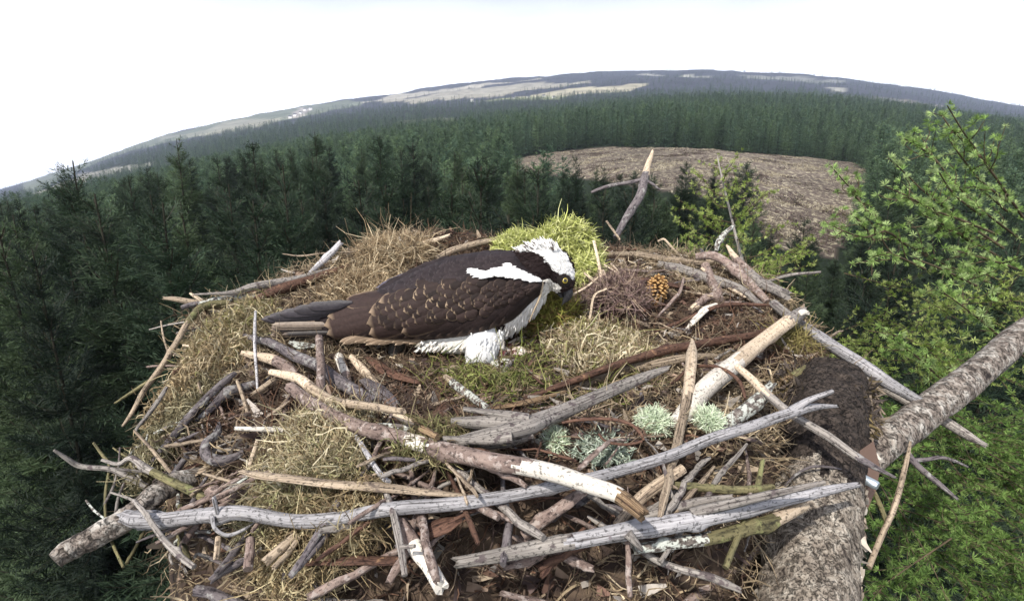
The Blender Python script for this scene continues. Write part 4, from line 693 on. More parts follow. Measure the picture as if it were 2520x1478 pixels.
S("wood_chip", "pinkish white shredded wood chip on the right slope", "wood chip", "white", 'E', [(880,965,14,1.0),(950,885,30,1.01),(1040,800,36,1.03),(1110,765,22,1.05)], rough=.3, spl=(.8,.8), flat=.6)
S("bent_straw", "bent straw stem standing above the tan log at the back right", "straw", "pale", 'E', [(640,245,7,1.37),(690,226,9,1.37),(740,275,9,1.36),(822,360,8,1.34)])
S("twig", "thin dark curved twig right of the pine cone", "twig", "bark", 'E', [(852,548,10,1.11),(820,660,14,1.08),(760,725,14,1.06),(640,860,10,1.02)])
S("bent_straw", "straw stem leaning against the dead branch's foot", "straw", "tan", 'E', [(220,80,9,1.42),(270,150,10,1.41),(330,235,9,1.40)])
S("branch", "long pale branch leaving the right rim and reaching out over the larch, upper of two", "branch", ["grey","silver"], 'G', [(1900,745,11,1.07),(1960,795,13,1.01),(2040,845,15,.96),(2120,895,16,.92),(2190,945,15,.885),(2262,985,11,.86)], seg=[.3], spl=(0,1.2), twigs=[[(2120,905,8),(2180,940,7,.01),(2240,975,4,.01)]])
S("branch", "grey branch just under the upper one, reaching farther out to the right", "branch", "grey", 'G', [(2120,915,8,.92),(2180,955,12,.895),(2250,995,13,.87),(2320,1035,13,.84),(2380,1070,11,.82),(2415,1088,6,.81)], spl=(0,1))
S("branch", "dark forked twig below the limb at the right", "branch", "dark", 'D', [(1350,378,14,.84),(1420,470,19,.82),(1490,565,20,.80),(1580,670,20,.78),(1640,760,21,.765),(1720,840,20,.75),(1830,930,17,.735),(1942,1022,8,.72)], twigs=[[(1640,770,16),(1740,765,14),(1830,752,13),(1920,775,11),(2005,812,6)]], knots=4)
S("twig", "long thin tan stem leaning up in front of the limb on the right", "twig", "tan", 'D', [(1635,650,7,.73),(1610,790,14,.71),(1570,940,16,.69),(1510,1120,17,.665),(1445,1260,17,.645),(1365,1460,17,.62)])
S("twig", "short yellowish twig behind the long thin tan stem at the right", "twig", "olive", 'D', [(1390,955,13,.70),(1440,1070,16,.69),(1485,1195,14,.68)])
# bark slabs and other single pieces
def slab(label, mat, z, pts, half, lift=.012, thick=.12, name="bark_piece", cat="bark"):
    o = stick(name, label, cat, mat, z, [(x, y, half * k) for (x, y), k in zip(pts, [.5] + [1] * (len(pts) - 2) + [.45])], lift, rough=.25, flat=.35, sides=16, spl=(.4, .4)); return o
slab("dark red-brown curled bark slab below the bird's tail fringe", "rust", 'A', [(790,940),(880,1010),(980,1060),(1110,1100)], 46)
slab("grey-blue bark slab lying right of the dark grey stick", "dark", 'A', [(770,1085),(840,1130),(900,1180),(975,1240)], 52)
slab("whitish crusted bark chip under the bird's tail", "lichen", 'A', [(320,850),(390,870),(480,870)], 48)
slab("rusty crumbled bark just above the rusty stick, right of the straw heap", "rust", 'E', [(380,1200),(440,1175),(520,1150),(610,1130)], 34)
slab("brown bark lump in the centre of the hollow", "rust", 'C', [(660,500),(740,480),(800,400)], 55)
slab("yellowish wood lump left of the driftwood root", "splint", 'C', [(770,540),(820,525),(860,520)], 36, name="wood_lump", cat="wood lump")
slab("dark purple-brown bark lump in the shadow under the silver branch", "rust", 'C', [(640,1260),(720,1215),(800,1180),(880,1150)], 85)
slab("long red-brown bark sheet along the bottom edge", "rust", 'C', [(-150,1440),(150,1420),(400,1425),(640,1420)], 40)
slab("brown bark sheet with torn edge over the hollow behind the pine cone", "bark", 'E', [(330,470),(480,480),(600,490),(700,480)], 30)
slab("dark reddish bark board behind the pine cone", "rust", 'E', [(480,560),(620,570),(760,600),(900,620)], 60)
slab("pale brown bark flake at the foot of the grey-white stick", "bark", 'C', [(1180,1470),(1320,1420),(1440,1360)], 60)
S("root_loop", "black charred curl of wood on the nest's left flank", "charred wood", "dark", 'B', [(1245,520,8,.735),(1235,590,24,.72),(1165,650,30,.705),(1150,720,32,.695),(1210,770,36,.685),(1300,770,34,.685),(1400,720,16,.69)], rough=.25)
# straw strips beside the cone
for k, pts in enumerate([[(2190,220),(2215,340),(2240,480)], [(2250,370),(2330,420),(2390,480)], [(2220,440),(2140,510),(2050,560)], [(2290,360),(2330,400),(2360,450)], [(2265,520),(2190,560),(2165,680),(2140,790)], [(2130,420),(2190,470),(2260,520),(2290,530)], [(2245,400),(2260,440),(2270,470)]]):
    S("straw_strip", ["tall straw strip standing in front of the moss clump's right edge", "straw strip bending over to the right toward the pine cone's hollow", "straw strip slanting down left under the bird's bill tip", "short straw strip at the top right of the heather tangle", "long drooping straw strip hanging down over the heather tangle", "straw strip lying level left of the heather tangle", "tiny straw strip in the middle of the straw strips"][k], "straw", "pale", 'A', [(a, b_, 10, 1.10 - (b_ - 220) / 570 * .06) for a, b_ in pts], rough=.05, flat=.5)

# sticks that poke out of the steep front of the heap
for k in range(58):
    a = rng.uniform(-2.45, -.55); u = rng.uniform(.02, .34); R_ = rim(a) * (1.0 - .30 * u + rng.uniform(-.02, .03)); P0 = np.array([NC[0] + math.cos(a) * R_, NC[1] + math.sin(a) * R_, 0.]); P0[2] = hsurf(P0[:1], P0[1:2])[0] - .04 - u * .55
    tg = np.array([-math.sin(a), math.cos(a), 0]); d = nrm(tg * rng.choice([-1, 1]) + np.array([math.cos(a), math.sin(a), 0]) * rng.uniform(-.2, .35) + np.array([0, 0, rng.normal(0, .28)])); L_ = rng.uniform(.08, .26); r0 = rng.uniform(.002, .0065)
    Q = catmull(np.array([P0 - d * L_ / 2, P0 + rng.normal(0, .006, 3), P0 + d * L_ / 2]), 14); Q += np.cumsum(rng.normal(0, r0 * .4, Q.shape), 0) * .5; mb = MB(); SEED[0] += 1; tube(mb, Q - P0, np.linspace(r0, r0 * rng.uniform(.4, .8), 14), 9, .2, seed=SEED[0] % 41, splinter=(rng.uniform(0, 1.4), rng.uniform(0, 1.4)), knots=2)
    o = mb.build("stick", M[random.choice(["bark", "dark", "tan", "bark", "grey", "rust", "lichen"])]); o.location = P0; tag(o, "short stick jutting from the shaded steep front of the nest", "stick", "sticks in the steep front face of the nest")
# random smaller sticks packed in the heap
def randsticks(n, box, lens, rads, mats, name, label, group, lift, dirf=None):
    mb_protos = []; c = 0
    while c < n:
        px, py = rng.uniform(box[0], box[2]), rng.uniform(box[1], box[3]); zc = hit(px, py, lift * .5)
        if zc is None: continue
        P0 = PT(px, py, zc); L_ = rng.uniform(*lens); a = rng.uniform(0, math.pi) if dirf is None else rng.normal(dirf, .45); d = np.array([math.cos(a), math.sin(a), rng.normal(0, .10)])
        E = np.array([P0 - d * L_ / 2, P0, P0 + d * L_ / 2]); E[:, 2] = np.maximum(E[:, 2], hsurf(E[:, 0], E[:, 1]) * 1 + lift * rng.uniform(-.6, .8) - .01); E[1, 2] = (E[0, 2] + E[2, 2]) / 2 + rng.normal(0, .006); r0 = rng.uniform(*rads)
        if np.any(rfrac(E[:, 0], E[:, 1]) > 1.12): continue
        ex, ey = PROJ(E)
        if ex.max() > 1900 and ey.max() > 900: continue
        if np.any((np.abs(ex - 1000) < 420) & (ey < 870) & (ey > 600)): continue
        mb = MB(); SEED[0] += 1; Q = catmull(E, 14); Q += np.cumsum(rng.normal(0, r0 * .5, Q.shape), 0) * .6; tube(mb, Q - P0, np.linspace(r0, r0 * rng.uniform(.2, .8), 14) * np.r_[.7, np.ones(12), .6], 8, .24, seed=SEED[0] % 41, splinter=(rng.uniform(0, 1.2), rng.uniform(0, 1.2)), knots=2)
        o = mb.build(name, M[random.choice(mats)]); o.location = P0; tag(o, label, "twig", group); c += 1
randsticks(75, (480, 860, 2050, 1200), (.05, .14), (.0013, .0035), ["bark", "rust", "tan", "grey", "dark", "bark"], "twig", "small brown or grey twig lying loose among the litter on the nest floor", "small loose twigs on the nest floor", .008)
randsticks(60, (1350, 600, 2080, 900), (.05, .16), (.0013, .0040), ["bark", "rust", "tan", "grey", "dark"], "twig", "small twig in the tangle of the right-hand slope of the nest", "small twigs of the right-hand slope", .012)
randsticks(44, (480, 1200, 1900, 1380), (.07, .20), (.0018, .0050), ["bark", "dark", "bark", "rust", "dark", "bark", "dark", "grey"], "stick", "brown or grey stick packed in the dark front of the nest below the silver branch", "sticks packed into the front of the nest", -.02)
randsticks(45, (420, 760, 760, 1250), (.05, .14), (.0012, .0030), ["grey", "tan", "lichen", "bark"], "twig", "thin twig caught in the moss of the nest's left flank", "thin twigs on the left flank", .012)
# ------------------------------------------------------------------ the nest tree: trunk, limb and the broken limb lower left
def barkmat(name, c1, c2, c3, sc):
    m, nt, b = newmat(name, .9, .2); L = nt.links.new; a = nd(nt, 'ShaderNodeAttribute', attribute_name='gc')
    mp = nd(nt, 'ShaderNodeMapping'); mp.inputs['Scale'].default_value = sc; L(a.outputs['Vector'], mp.inputs[0])
    n = nd(nt, 'ShaderNodeTexNoise', Scale=1., Detail=8., Roughness=.68, Distortion=.6); L(mp.outputs[0], n.inputs['Vector'])
    v = nd(nt, 'ShaderNodeTexNoise', Scale=2.6, Detail=6., Roughness=.7, Distortion=1.5); L(mp.outputs[0], v.inputs['Vector'])
    r = nd(nt, 'ShaderNodeValToRGB'); e = r.color_ramp.elements; e[0].position = .34; e[0].color = (*c3, 1); e[1].position = .68; e[1].color = (*c1, 1); x = e.new(.47); x.color = (*c2, 1); L(n.outputs[0], r.inputs[0])
    vr = nd(nt, 'ShaderNodeMapRange'); vr.inputs['From Min'].default_value = .36; vr.inputs['From Max'].default_value = .50; vr.inputs['To Min'].default_value = .18; L(v.outputs[0], vr.inputs[0])
    s_ = nd(nt, 'ShaderNodeVectorMath', operation='SCALE'); L(r.outputs[0], s_.inputs[0]); L(vr.outputs[0], s_.inputs['Scale']); L(s_.outputs[0], b.inputs['Base Color'])
    ad = nd(nt, 'ShaderNodeMath', operation='MULTIPLY'); L(n.outputs[0], ad.inputs[0]); L(vr.outputs[0], ad.inputs[1])
    bp = nd(nt, 'ShaderNodeBump', Strength=1., Distance=.006); L(ad.outputs[0], bp.inputs['Height']); L(bp.outputs[0], b.inputs['Normal']); return m
MB1 = barkmat("flaky_trunk_bark", (.52, .47, .40), (.25, .21, .17), (.05, .04, .035), (85, 85, 48))
MB2 = barkmat("limb_bark", (.56, .53, .48), (.24, .20, .17), (.04, .032, .03), (42, 42, 60))
def limb(mb, pts, sides=28, rough=.16, mat=0, n=60, amp=.1, seed=3):
    W = np.array([PT(p[0], p[1], p[3]) for p in pts]); r = np.array([p[2] / FPX * p[3] for p in pts]); Q = catmull(W, n); rr = np.interp(np.linspace(0, len(pts) - 1, n), np.arange(len(pts)), r); i0 = mb.n
    tube(mb, Q, rr, sides, rough, mat=mat, seed=seed, splinter=(0, 0))
    V = mb.v[-3 if len(mb.v) >= 3 else 0]; return Q
TREE = empty("nest_tree", "stout bark-covered tree trunk carrying the nest, with one limb rising to the right", "tree", (.46, .62, -17))
loc = np.array(TREE.location)
mb = MB(); tp = PT(2030, 940, .80); low = PT(1985, 1400, .60)
top = [(2045, 925, 8, .845), (2043, 932, 55, .835), (2040, 945, 80, .825), (2034, 985, 90, .79), (2024, 1060, 95, .735), (2014, 1180, 96, .68), (1998, 1330, 99, .625), (1985, 1500, 104, .57), (1960, 1750, 106, .50)]
W = np.array([PT(*t[:2], t[3]) for t in top]); rr = np.array([t[2] / FPX * t[3] for t in top]); b_ = W[-1]; base = np.array([b_[0] - .02, b_[1] + .05, -17.2])
Q = np.vstack([catmull(W, 130), [b_ + (base - b_) * t for t in (.02, .1, .3, .6, .9, 1)]]); rr = np.r_[np.interp(np.linspace(0, len(W) - 1, 130), np.arange(len(W)), rr), .058, .08, .12, .15, .18, .24]
tube(mb, Q - loc, rr, 64, .10, seed=4); Q_tr, R_tr = Q.copy(), np.array(rr)
V = mb.v[0]; d = V - np.repeat(Q - loc, 64, 0); mb.g[0] = V.copy(); q = np.c_[d / .05, np.repeat(np.arange(len(Q)), 64) * .13]
mb.v[0] = V + d * ((fbm(q * 2.2, 4, 3) - .47) * .30)[:, None]; mb.m[0] = (np.repeat(np.arange(len(Q) - 1), 64) + 9 * (vnoise(np.c_[np.repeat(np.arange(len(Q) - 1), 64) * .12, np.tile(np.arange(64), len(Q) - 1) * .25], 4) - .5) < 82).astype(int); mb.m[1][:] = 1; MB3 = barkmat("shaded_peeling_bark", (.095, .075, .062), (.045, .035, .03), (.014, .011, .01), (70, 70, 60)); mb.build("trunk", [MB1, MB3], TREE)  # upper bark darkened: nest overhang's shade painted in along with wet bark
mb = MB(); lp = [(2080, 1180, 34, .74), (2130, 1130, 40, .755), (2180, 1085, 41, .77), (2250, 1035, 39, .80), (2330, 975, 36, .835), (2420, 905, 33, .88), (2520, 820, 30, .94), (2680, 690, 27, 1.05)]
W = np.array([PT(*t[:2], t[3]) for t in lp]); Q = catmull(W, 110); rr = np.interp(np.linspace(0, 7, 110), np.arange(8), [t[2] / FPX * t[3] for t in lp]); tube(mb, Q - loc, rr, 40, .10, seed=9)
V = mb.v[0]; d = V - np.repeat(Q - loc, 40, 0); q = np.c_[d / .04, np.repeat(np.arange(110), 40) * .16]; mb.v[0] = V + d * ((fbm(q * 2.2, 4, 5) - .47) * .26)[:, None]; mb.build("branch", MB2, TREE)
mb = MB(); lp = [(135, 1378, 22, .56), (170, 1352, 27, .57), (240, 1315, 29, .585), (310, 1275, 28, .60), (360, 1235, 27, .615), (410, 1200, 28, .64), (470, 1180, 26, .67), (600, 1160, 24, .75)]
W = np.array([PT(*t[:2], t[3]) for t in lp]); Q = catmull(W, 80); rr = np.interp(np.linspace(0, 7, 80), np.arange(8), [t[2] / FPX * t[3] for t in lp]); tube(mb, Q - loc, rr, 32, .16, seed=12)
V = mb.v[0]; d = V - np.repeat(Q - loc, 32, 0); q = np.c_[d / .03, np.repeat(np.arange(80), 32) * .2]; mb.v[0] = V + d * ((fbm(q * 2.2, 4, 6) - .45) * .4)[:, None]; mb.build("branch", MB2, TREE)["label"] = "broken lichen-covered limb at the lower left"
# shaggy bark shreds round the trunk's top, their dark partly painted overhang shade
mb = MB(); n = 2600; a = rng.uniform(0, 6.28, n); k = rng.uniform(0, 1, n) ** 1.5; P = np.array([PT(2035, 925 + 105 * t, .80 - .055 * t) for t in k]); P = P + np.c_[np.cos(a), np.sin(a), a * 0] * (.050 + .012 * rng.random((n, 1)))
fibres(mb, P - loc, np.c_[np.cos(a) * .3, np.sin(a) * .3, rng.normal(-.7, .6, n)], rng.uniform(.006, .018, n), rng.uniform(.0015, .005, n), pick([(.10, .08, .07), (.06, .05, .045), (.20, .16, .12), (.13, .10, .05)], n), .5, 3); mb.build("bark_shreds", MF, TREE)
mb = MB(); n = 2600; a = rng.uniform(0, 6.28, n); t = rng.uniform(0, 1, n); ti = 62 + t * 60; ci = np.stack([np.interp(ti, np.arange(len(Q_tr)), Q_tr[:, k]) for k in range(3)], 1); ri = np.interp(ti, np.arange(len(Q_tr)), R_tr); od = np.c_[np.cos(a), np.sin(a), a * 0]
fibres(mb, ci + od * (ri * rng.uniform(.95, 1.015, n))[:, None] - loc, np.c_[rng.normal(0, .35, (n, 2)), np.full(n, -1.)] + od * .12, rng.uniform(.006, .020, n), rng.uniform(.005, .013, n), pick([(.42, .37, .31), (.30, .25, .20), (.20, .165, .13), (.55, .51, .45), (.12, .095, .08)], n), .2, 2, face=None); mb.build("bark_flakes", MF, TREE)
# dark wire bent over the trunk
S("wire", "thin black wire bent over the front of the tree trunk", "wire", "dark", 'D', [(820,935,5,.640),(890,865,8,.637),(990,815,9,.634),(1100,815,8,.634),(1200,832,5,.640)], rough=.03)
# metal plate with bolt on the trunk's right side
PLATE = empty("metal_plate", "rusty brown metal plate with a bolt fixed to the trunk's right side", "metal plate", tuple(PT(2135, 1180, .69)))
def flatpoly(mb, pts, zc, th, col, mat=0, tilt=0.):
    F = [PT(x, y, zc + tilt * (x - pts[0][0])) for x, y in pts]; Bk = [PT(x, y, zc + tilt * (x - pts[0][0]) + th) for x, y in pts]; n = len(pts); V = np.array(F + Bk) - np.array(PLATE.location)
    mb.add(V, [list(range(n))], col, smooth=False); mb.add(V, [list(range(2 * n - 1, n - 1, -1))], col, smooth=False); mb.add(V, [(i, n + i, n + (i + 1) % n, (i + 1) % n) for i in range(n)], col, smooth=False)
mmet, _, bb = newmat("rusty_plate_metal", .6, .4); bb.inputs['Base Color'].default_value = (.19, .12, .09, 1); bb.inputs['Metallic'].default_value = .3
mbolt, _, bb = newmat("zinc_bolt_metal", .35, .5); bb.inputs['Base Color'].default_value = (.62, .70, .74, 1); bb.inputs['Metallic'].default_value = .8
mb = MB(); flatpoly(mb, [(2116, 1108), (2150, 1084), (2166, 1150), (2158, 1200), (2138, 1246), (2122, 1256), (2108, 1200)], .655, .006, (.2, .1, .08), tilt=.0004); mb.build("plate", mmet, PLATE)
mb = MB(); c0 = PT(2142, 1186, .648); ax = nrm(np.array([.5, -.75, -.1])); tube(mb, np.array([c0 - np.array(PLATE.location) + ax * t for t in (-.008, -.001, .006, .0085)]), [.0062, .0064, .0064, .005], 6, .0); mb.build("bolt", mbolt, PLATE)

# ------------------------------------------------------------------ larch: twigs studded with soft needle tufts
def tufts(mb, P, D, nn, L, w, cols, spread=.75):
    n = len(P); d = np.repeat(nrm(D), nn, 0) + rng.normal(0, spread, (n * nn, 3)); d = nrm(d); p = np.repeat(P, nn, 0); l = (L * rng.uniform(.7, 1.15, n))[:, None].repeat(nn, 0).ravel()
    c = np.repeat(pick(cols, n, .16), nn, 0) * rng.uniform(.8, 1.2, (n * nn, 1)); s_ = nrm(np.cross(d, rng.normal(size=d.shape))) * (w * .5); e = p + d * l[:, None]; m_ = p + d * (l * .5)[:, None]
    mb.add(np.stack([p, m_ + s_, e, m_ - s_], 1).reshape(-1, 3), np.arange(4 * len(p)).reshape(-1, 4), np.repeat(c, 4, 0), smooth=False)
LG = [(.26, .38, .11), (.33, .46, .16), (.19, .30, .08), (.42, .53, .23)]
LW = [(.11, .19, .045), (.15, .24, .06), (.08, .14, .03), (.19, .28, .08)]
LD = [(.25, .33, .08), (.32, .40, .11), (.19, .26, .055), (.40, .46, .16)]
def larch_branch(parent, W, r0, gap, L, w, cols, nn=12, sub=0, sublen=.2, name="branch", bare=0.):
    mb = MB(); loc_ = np.array(parent.location); Q = catmull(W, 40); arc = np.r_[0, np.cumsum(np.linalg.norm(np.diff(Q, axis=0), axis=1))]; tw = [(Q, r0)]
    for k in range(sub):
        t = rng.uniform(.12, .95); i = int(t * 38); T = nrm(Q[i + 1] - Q[i]); sd_ = nrm(np.cross(T, rng.normal(size=3))) ; D = nrm(T * .8 + sd_ * .75 + np.array([0, 0, .12])); l = sublen * (1.15 - t * .7) * rng.uniform(.5, 1.1)
        E = np.array([Q[i], Q[i] + D * l * .5 + rng.normal(0, .01, 3), Q[i] + D * l + np.array([0, 0, -.02 * l])]); tw.append((catmull(E, 12), r0 * .5))
    for q, r_ in tw:
        tube(mb, q - loc_, np.linspace(r_, r_ * .35, len(q)), 5, .05, (.085, .065, .042), mat=1); al = np.r_[0, np.cumsum(np.linalg.norm(np.diff(q, axis=0), axis=1))]; m_ = max(3, int(al[-1] / gap)); s = np.linspace(bare * al[-1] + .01, al[-1], m_) + rng.normal(0, gap * .25, m_); s = np.clip(s, 0, al[-1])
        P = np.stack([np.interp(s, al, q[:, a]) for a in range(3)], 1); T = nrm(q[-1] - q[0]); D = rng.normal(size=(m_, 3)); D = nrm(D - (D @ T)[:, None] * T) + T * .35 + (0, 0, .45)
        tufts(mb, P - loc_ + nrm(D) * r_, D, nn, L, w, cols)
    return mb.build(name, [MLARCH, MTRUNK], parent)
# arching branches at the right; the tree itself stands outside the picture
LT = empty("larch_tree", "bright green young larch arching in from the right edge, studded with needle tufts", "larch", (2.35, 1.75, -17))
mb = MB(); tube(mb, [(0, 0, 0), (.0, .02, 8), (-.05, 0, 14), (0, 0, 18.2)], [.2, .15, .09, .02], 10, .1, (.2, .16, .13)); mb.build("trunk", MTRUNK, LT)
ZH = lambda x, y, z: PT(*zxy('H', x, y), z)
for pts in [[(2090,318),(2200,500),(2300,640),(2440,840),(2640,1130)], [(2050,388),(2130,500),(2230,590),(2330,690)], [(1890,525),(2000,700),(2150,880),(2250,990),(2400,1120),(2640,1300)], [(1780,560),(1860,610),(1950,660),(2030,740)],
            [(1665,700),(1800,820),(1900,920),(2050,1040),(2200,1150),(2500,1350)], [(1240,745),(1330,850),(1420,950),(1500,1060),(1600,1180),(1750,1290),(1900,1380),(2100,1478),(2400,1600)], [(1195,1150),(1330,1220),(1500,1270),(1650,1230),(1800,1330)],
            [(1640,905),(1750,950),(1870,1010),(2000,1080),(2150,1130),(2450,1250)], [(1830,1200),(2000,1190),(2200,1250),(2460,1300)], [(1720,960),(1860,1010),(2000,1090),(2180,1240),(2480,1420)], [(2100,560),(2200,700),(2330,860),(2520,1010)], [(2280,900),(2380,960),(2520,1080)],
            [(2060,1360),(2200,1380),(2420,1440),(2600,1500)], [(1530,1430),(1640,1380),(1760,1420),(1930,1500)], [(1850,1420),(2050,1500),(2300,1620)], [(2200,1450),(2330,1520),(2520,1600)], [(1400,1100),(1480,1180),(1560,1290)], [(1380,930),(1460,1010),(1540,1050)], [(2030,800),(2140,960),(2330,1110)], [(1900,1100),(2060,1180),(2300,1330)]]:
    z0 = rng.uniform(1.5, 1.9); k = len(pts); W = np.array([ZH(a, b_, z0 + .25 * i / k + .05 * rng.normal()) for i, (a, b_) in enumerate(pts)]); larch_branch(LT, W[::-1], .0045, .032, .020, .0021, LG, 34, sub=int(k * 1.3), sublen=.16)
for k in range(3):
    while True:
        px, py = rng.uniform(2020, 2600), rng.uniform(560, 1000)
        if inpoly(np.array([px]), np.array([py]), [(2000, 690), (2120, 560), (2450, 500), (2620, 520), (2620, 1010), (2180, 1010)])[0]: break
    z0 = rng.uniform(1.45, 1.95); l = rng.uniform(110, 260); P = [(px - l * .5, py - l * .42), (px - l * .05, py - l * .04 - 10), (px + l * .5, py + l * .38)]
    larch_branch(LT, np.array([PT(a, b_, z0 + .1 * i) for i, (a, b_) in enumerate(P)])[::-1], .004, .029, .021, .0023, LG, 36, sub=7, sublen=.15)
# the small larch top right behind the nest
LS = empty("larch_sapling", "slender larch top with thin grey stem and fine yellow-green tufts right behind the nest's rim", "larch", tuple(ZH(640, 1560, 2.1)))
ls = np.array(LS.location); mb = MB(); ST = np.array([ZH(a, b_, 2.1) for a, b_ in [(430,690),(460,830),(490,960),(530,1120),(560,1250),(600,1400),(640,1560),(700,1900),(760,2500)]]); tube(mb, catmull(ST, 50) - ls, np.linspace(.0022, .009, 50), 8, .15, (.33, .30, .28)); mb.build("stem", MTRUNK, LS)
def stem_at(y): 
    yy = [690,830,960,1120,1250,1400,1560,1900]; xx = [430,460,490,530,560,600,640,700]; return np.interp(y, yy, xx)
for (x, y), y0 in [((130,985),1170),((145,1170),1290),((320,835),980),((375,965),1060),((250,1060),1200),((780,940),1150),((655,930),1080),((740,1085),1200),((890,1185),1310),((220,1240),1340),((180,1310),1400),((90,1330),1440),((880,1300),1420),((1120,1275),1500),((1150,1445),1560),((1000,1390),1520),((150,1380),1480),((820,1420),1560),((560,860),1000),((310,1140),1260),((420,720),820),((500,760),860),((1110,1370),1540),((860,1480),1600),((300,1420),1500),((640,1180),1290),((700,1010),1130)]:
    z0 = 2.1; dz = rng.normal(0, .16); A0 = ZH(stem_at(y0), y0, z0); E = ZH(x, y, z0 + dz); larch_branch(LS, np.array([A0, A0 * .5 + E * .5 + np.array([0, 0, -.02]), E]), .0028, .021, .0150, .0020, LD, 22, sub=3, sublen=.16, bare=.12)
# larch tops and boughs below the nest on the right, seen from above
LB = empty("larch_tree", "second larch below the nest at the lower right, its fresh green boughs seen from above", "larch", (1.35, 2.3, -17))
mb = MB(); tube(mb, [(0, 0, 0), (.0, .02, 8), (-.05, 0, 13), (0, 0, 15.8)], [.2, .15, .09, .02], 10, .1, (.2, .16, .13)); mb.build("trunk", MTRUNK, LB)
cB = np.array([1.35, 2.3])
for k in range(95):
    while True:
        px, py = rng.uniform(2030, 2600), rng.uniform(700, 1520)
        if py > 760 + (2160 - px) * 1.0 or px > 2160: break
    zc = rng.uniform(1.35, 1.7) + (1500 - py) / 800 * rng.uniform(.5, 1.4); P = PT(px, py, zc); dirn = P[:2] - cB; dirn = dirn / (np.linalg.norm(dirn) + .01); D = np.array([dirn[0], dirn[1], .1]) * rng.uniform(.25, .5) + rng.normal(0, .12, 3)
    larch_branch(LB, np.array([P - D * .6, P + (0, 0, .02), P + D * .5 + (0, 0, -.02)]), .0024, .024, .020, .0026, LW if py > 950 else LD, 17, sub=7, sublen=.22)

# ------------------------------------------------------------------ pine cone
CZ = 1.085; c0 = PT(1614, 720, CZ); PX = CZ / FPX
mb = MB(); axis = nrm(np.array([.10, -.30, .95])); a1 = nrm(np.cross(axis, [0, 1, 0])); a2 = np.cross(axis, a1); nS = 150; ga_ = math.pi * (3 - math.sqrt(5))
HH, RR_ = 39 * PX, 25 * PX
for k in range(nS):
    t = (k + .5) / nS; h = (t * 2 - 1) + rng.normal(0, .02); rr_ = math.sqrt(max(0, 1 - abs(h) ** 2.3)) * (1 - .12 * h); az = k * ga_ + rng.normal(0, .10); o_ = a1 * math.cos(az) + a2 * math.sin(az); tg = -a1 * math.sin(az) + a2 * math.cos(az)
    p = axis * h * HH * .92 + o_ * rr_ * RR_ * .55; dd = nrm(o_ * (.4 + rr_) + axis * (.25 + .8 * h)); up_ = nrm(np.cross(tg, dd)); l = RR_ * .58 * rng.uniform(.75, 1.15); w_ = RR_ * .20; th_ = RR_ * .075
    V = np.array([p - tg * w_ * .6, p + tg * w_ * .6, p + dd * l * .8 + tg * w_, p + dd * l + up_ * th_, p + dd * l * .8 - tg * w_, p + dd * l * .78 + up_ * th_ * 2.2, p + dd * l * .78 - up_ * th_ * 1.5])
    c = np.tile((.30, .16, .06), (7, 1)) * rng.uniform(.8, 1.2); c[:2] = (.10, .05, .025); c[3] = (.62, .42, .19); c[5] = (.46, .28, .12)
    mb.add(V, [(0, 1, 5), (1, 2, 5), (2, 3, 5), (3, 4, 5), (4, 0, 5), (1, 0, 6), (2, 1, 6), (3, 2, 6), (4, 3, 6), (0, 4, 6)], c, smooth=False)
tube(mb, [axis * t * HH for t in (-.9, -.5, 0, .5, .9)], [RR_ * k for k in (.2, .5, .58, .48, .15)], 10, 0, (.09, .05, .03))
o = mb.build("pine_cone", MCOL); o.location = c0; tag(o, "open golden-brown pine cone standing in the dark hollow on the right of the nest", "pine cone")

# ------------------------------------------------------------------ eggs
megg, nt, bb = newmat("speckled_eggshell", .45, .4); L = nt.links.new; tcn = nd(nt, 'ShaderNodeTexCoord'); nn_ = nd(nt, 'ShaderNodeTexNoise', Scale=42., Detail=5., Roughness=.7); L(tcn.outputs['Object'], nn_.inputs['Vector'])
rr2 = nd(nt, 'ShaderNodeValToRGB'); e = rr2.color_ramp.elements; e[0].position = .46; e[0].color = (.72, .64, .56, 1); e[1].position = .56; e[1].color = (.12, .03, .03, 1); L(nn_.outputs[0], rr2.inputs[0]); L(rr2.outputs[0], bb.inputs['Base Color'])
def egg(px, py, zc, rot, s, label):
    mb = MB(); nu, nv = 16, 24; u = np.linspace(0, math.pi, nu); v = np.linspace(0, 2 * math.pi, nv, endpoint=False); U, Vv = np.meshgrid(u, v, indexing='ij'); zz = np.cos(U); r_ = np.sin(U) * (.74 - .09 * zz)
    q = np.stack([r_ * np.cos(Vv), r_ * np.sin(Vv), zz], -1).reshape(-1, 3) * s; ii = np.arange(nu - 1)[:, None] * nv; jj = np.arange(nv)[None, :]
    mb.add(q, np.stack([ii + jj, ii + nv + jj, ii + nv + (jj + 1) % nv, ii + (jj + 1) % nv], -1).reshape(-1, 4)); o = mb.build("egg", megg); o.location = PT(px, py, zc); o.rotation_euler = rot; return tag(o, label, "egg", "eggs under the bird")
egg(1237, 870, .935, (0, 1.3, .5), .0165, "red-blotched cream egg touching the bird's white leg, partly hidden")
egg(1276, 869, .93, (.3, 1.2, -.4), .0175, "red-blotched cream egg farther from the bird's leg, in full view")
egg(1256, 856, .965, (0, 1.4, 1.2), .0165, "shadowed egg behind the other two under the bird's breast")
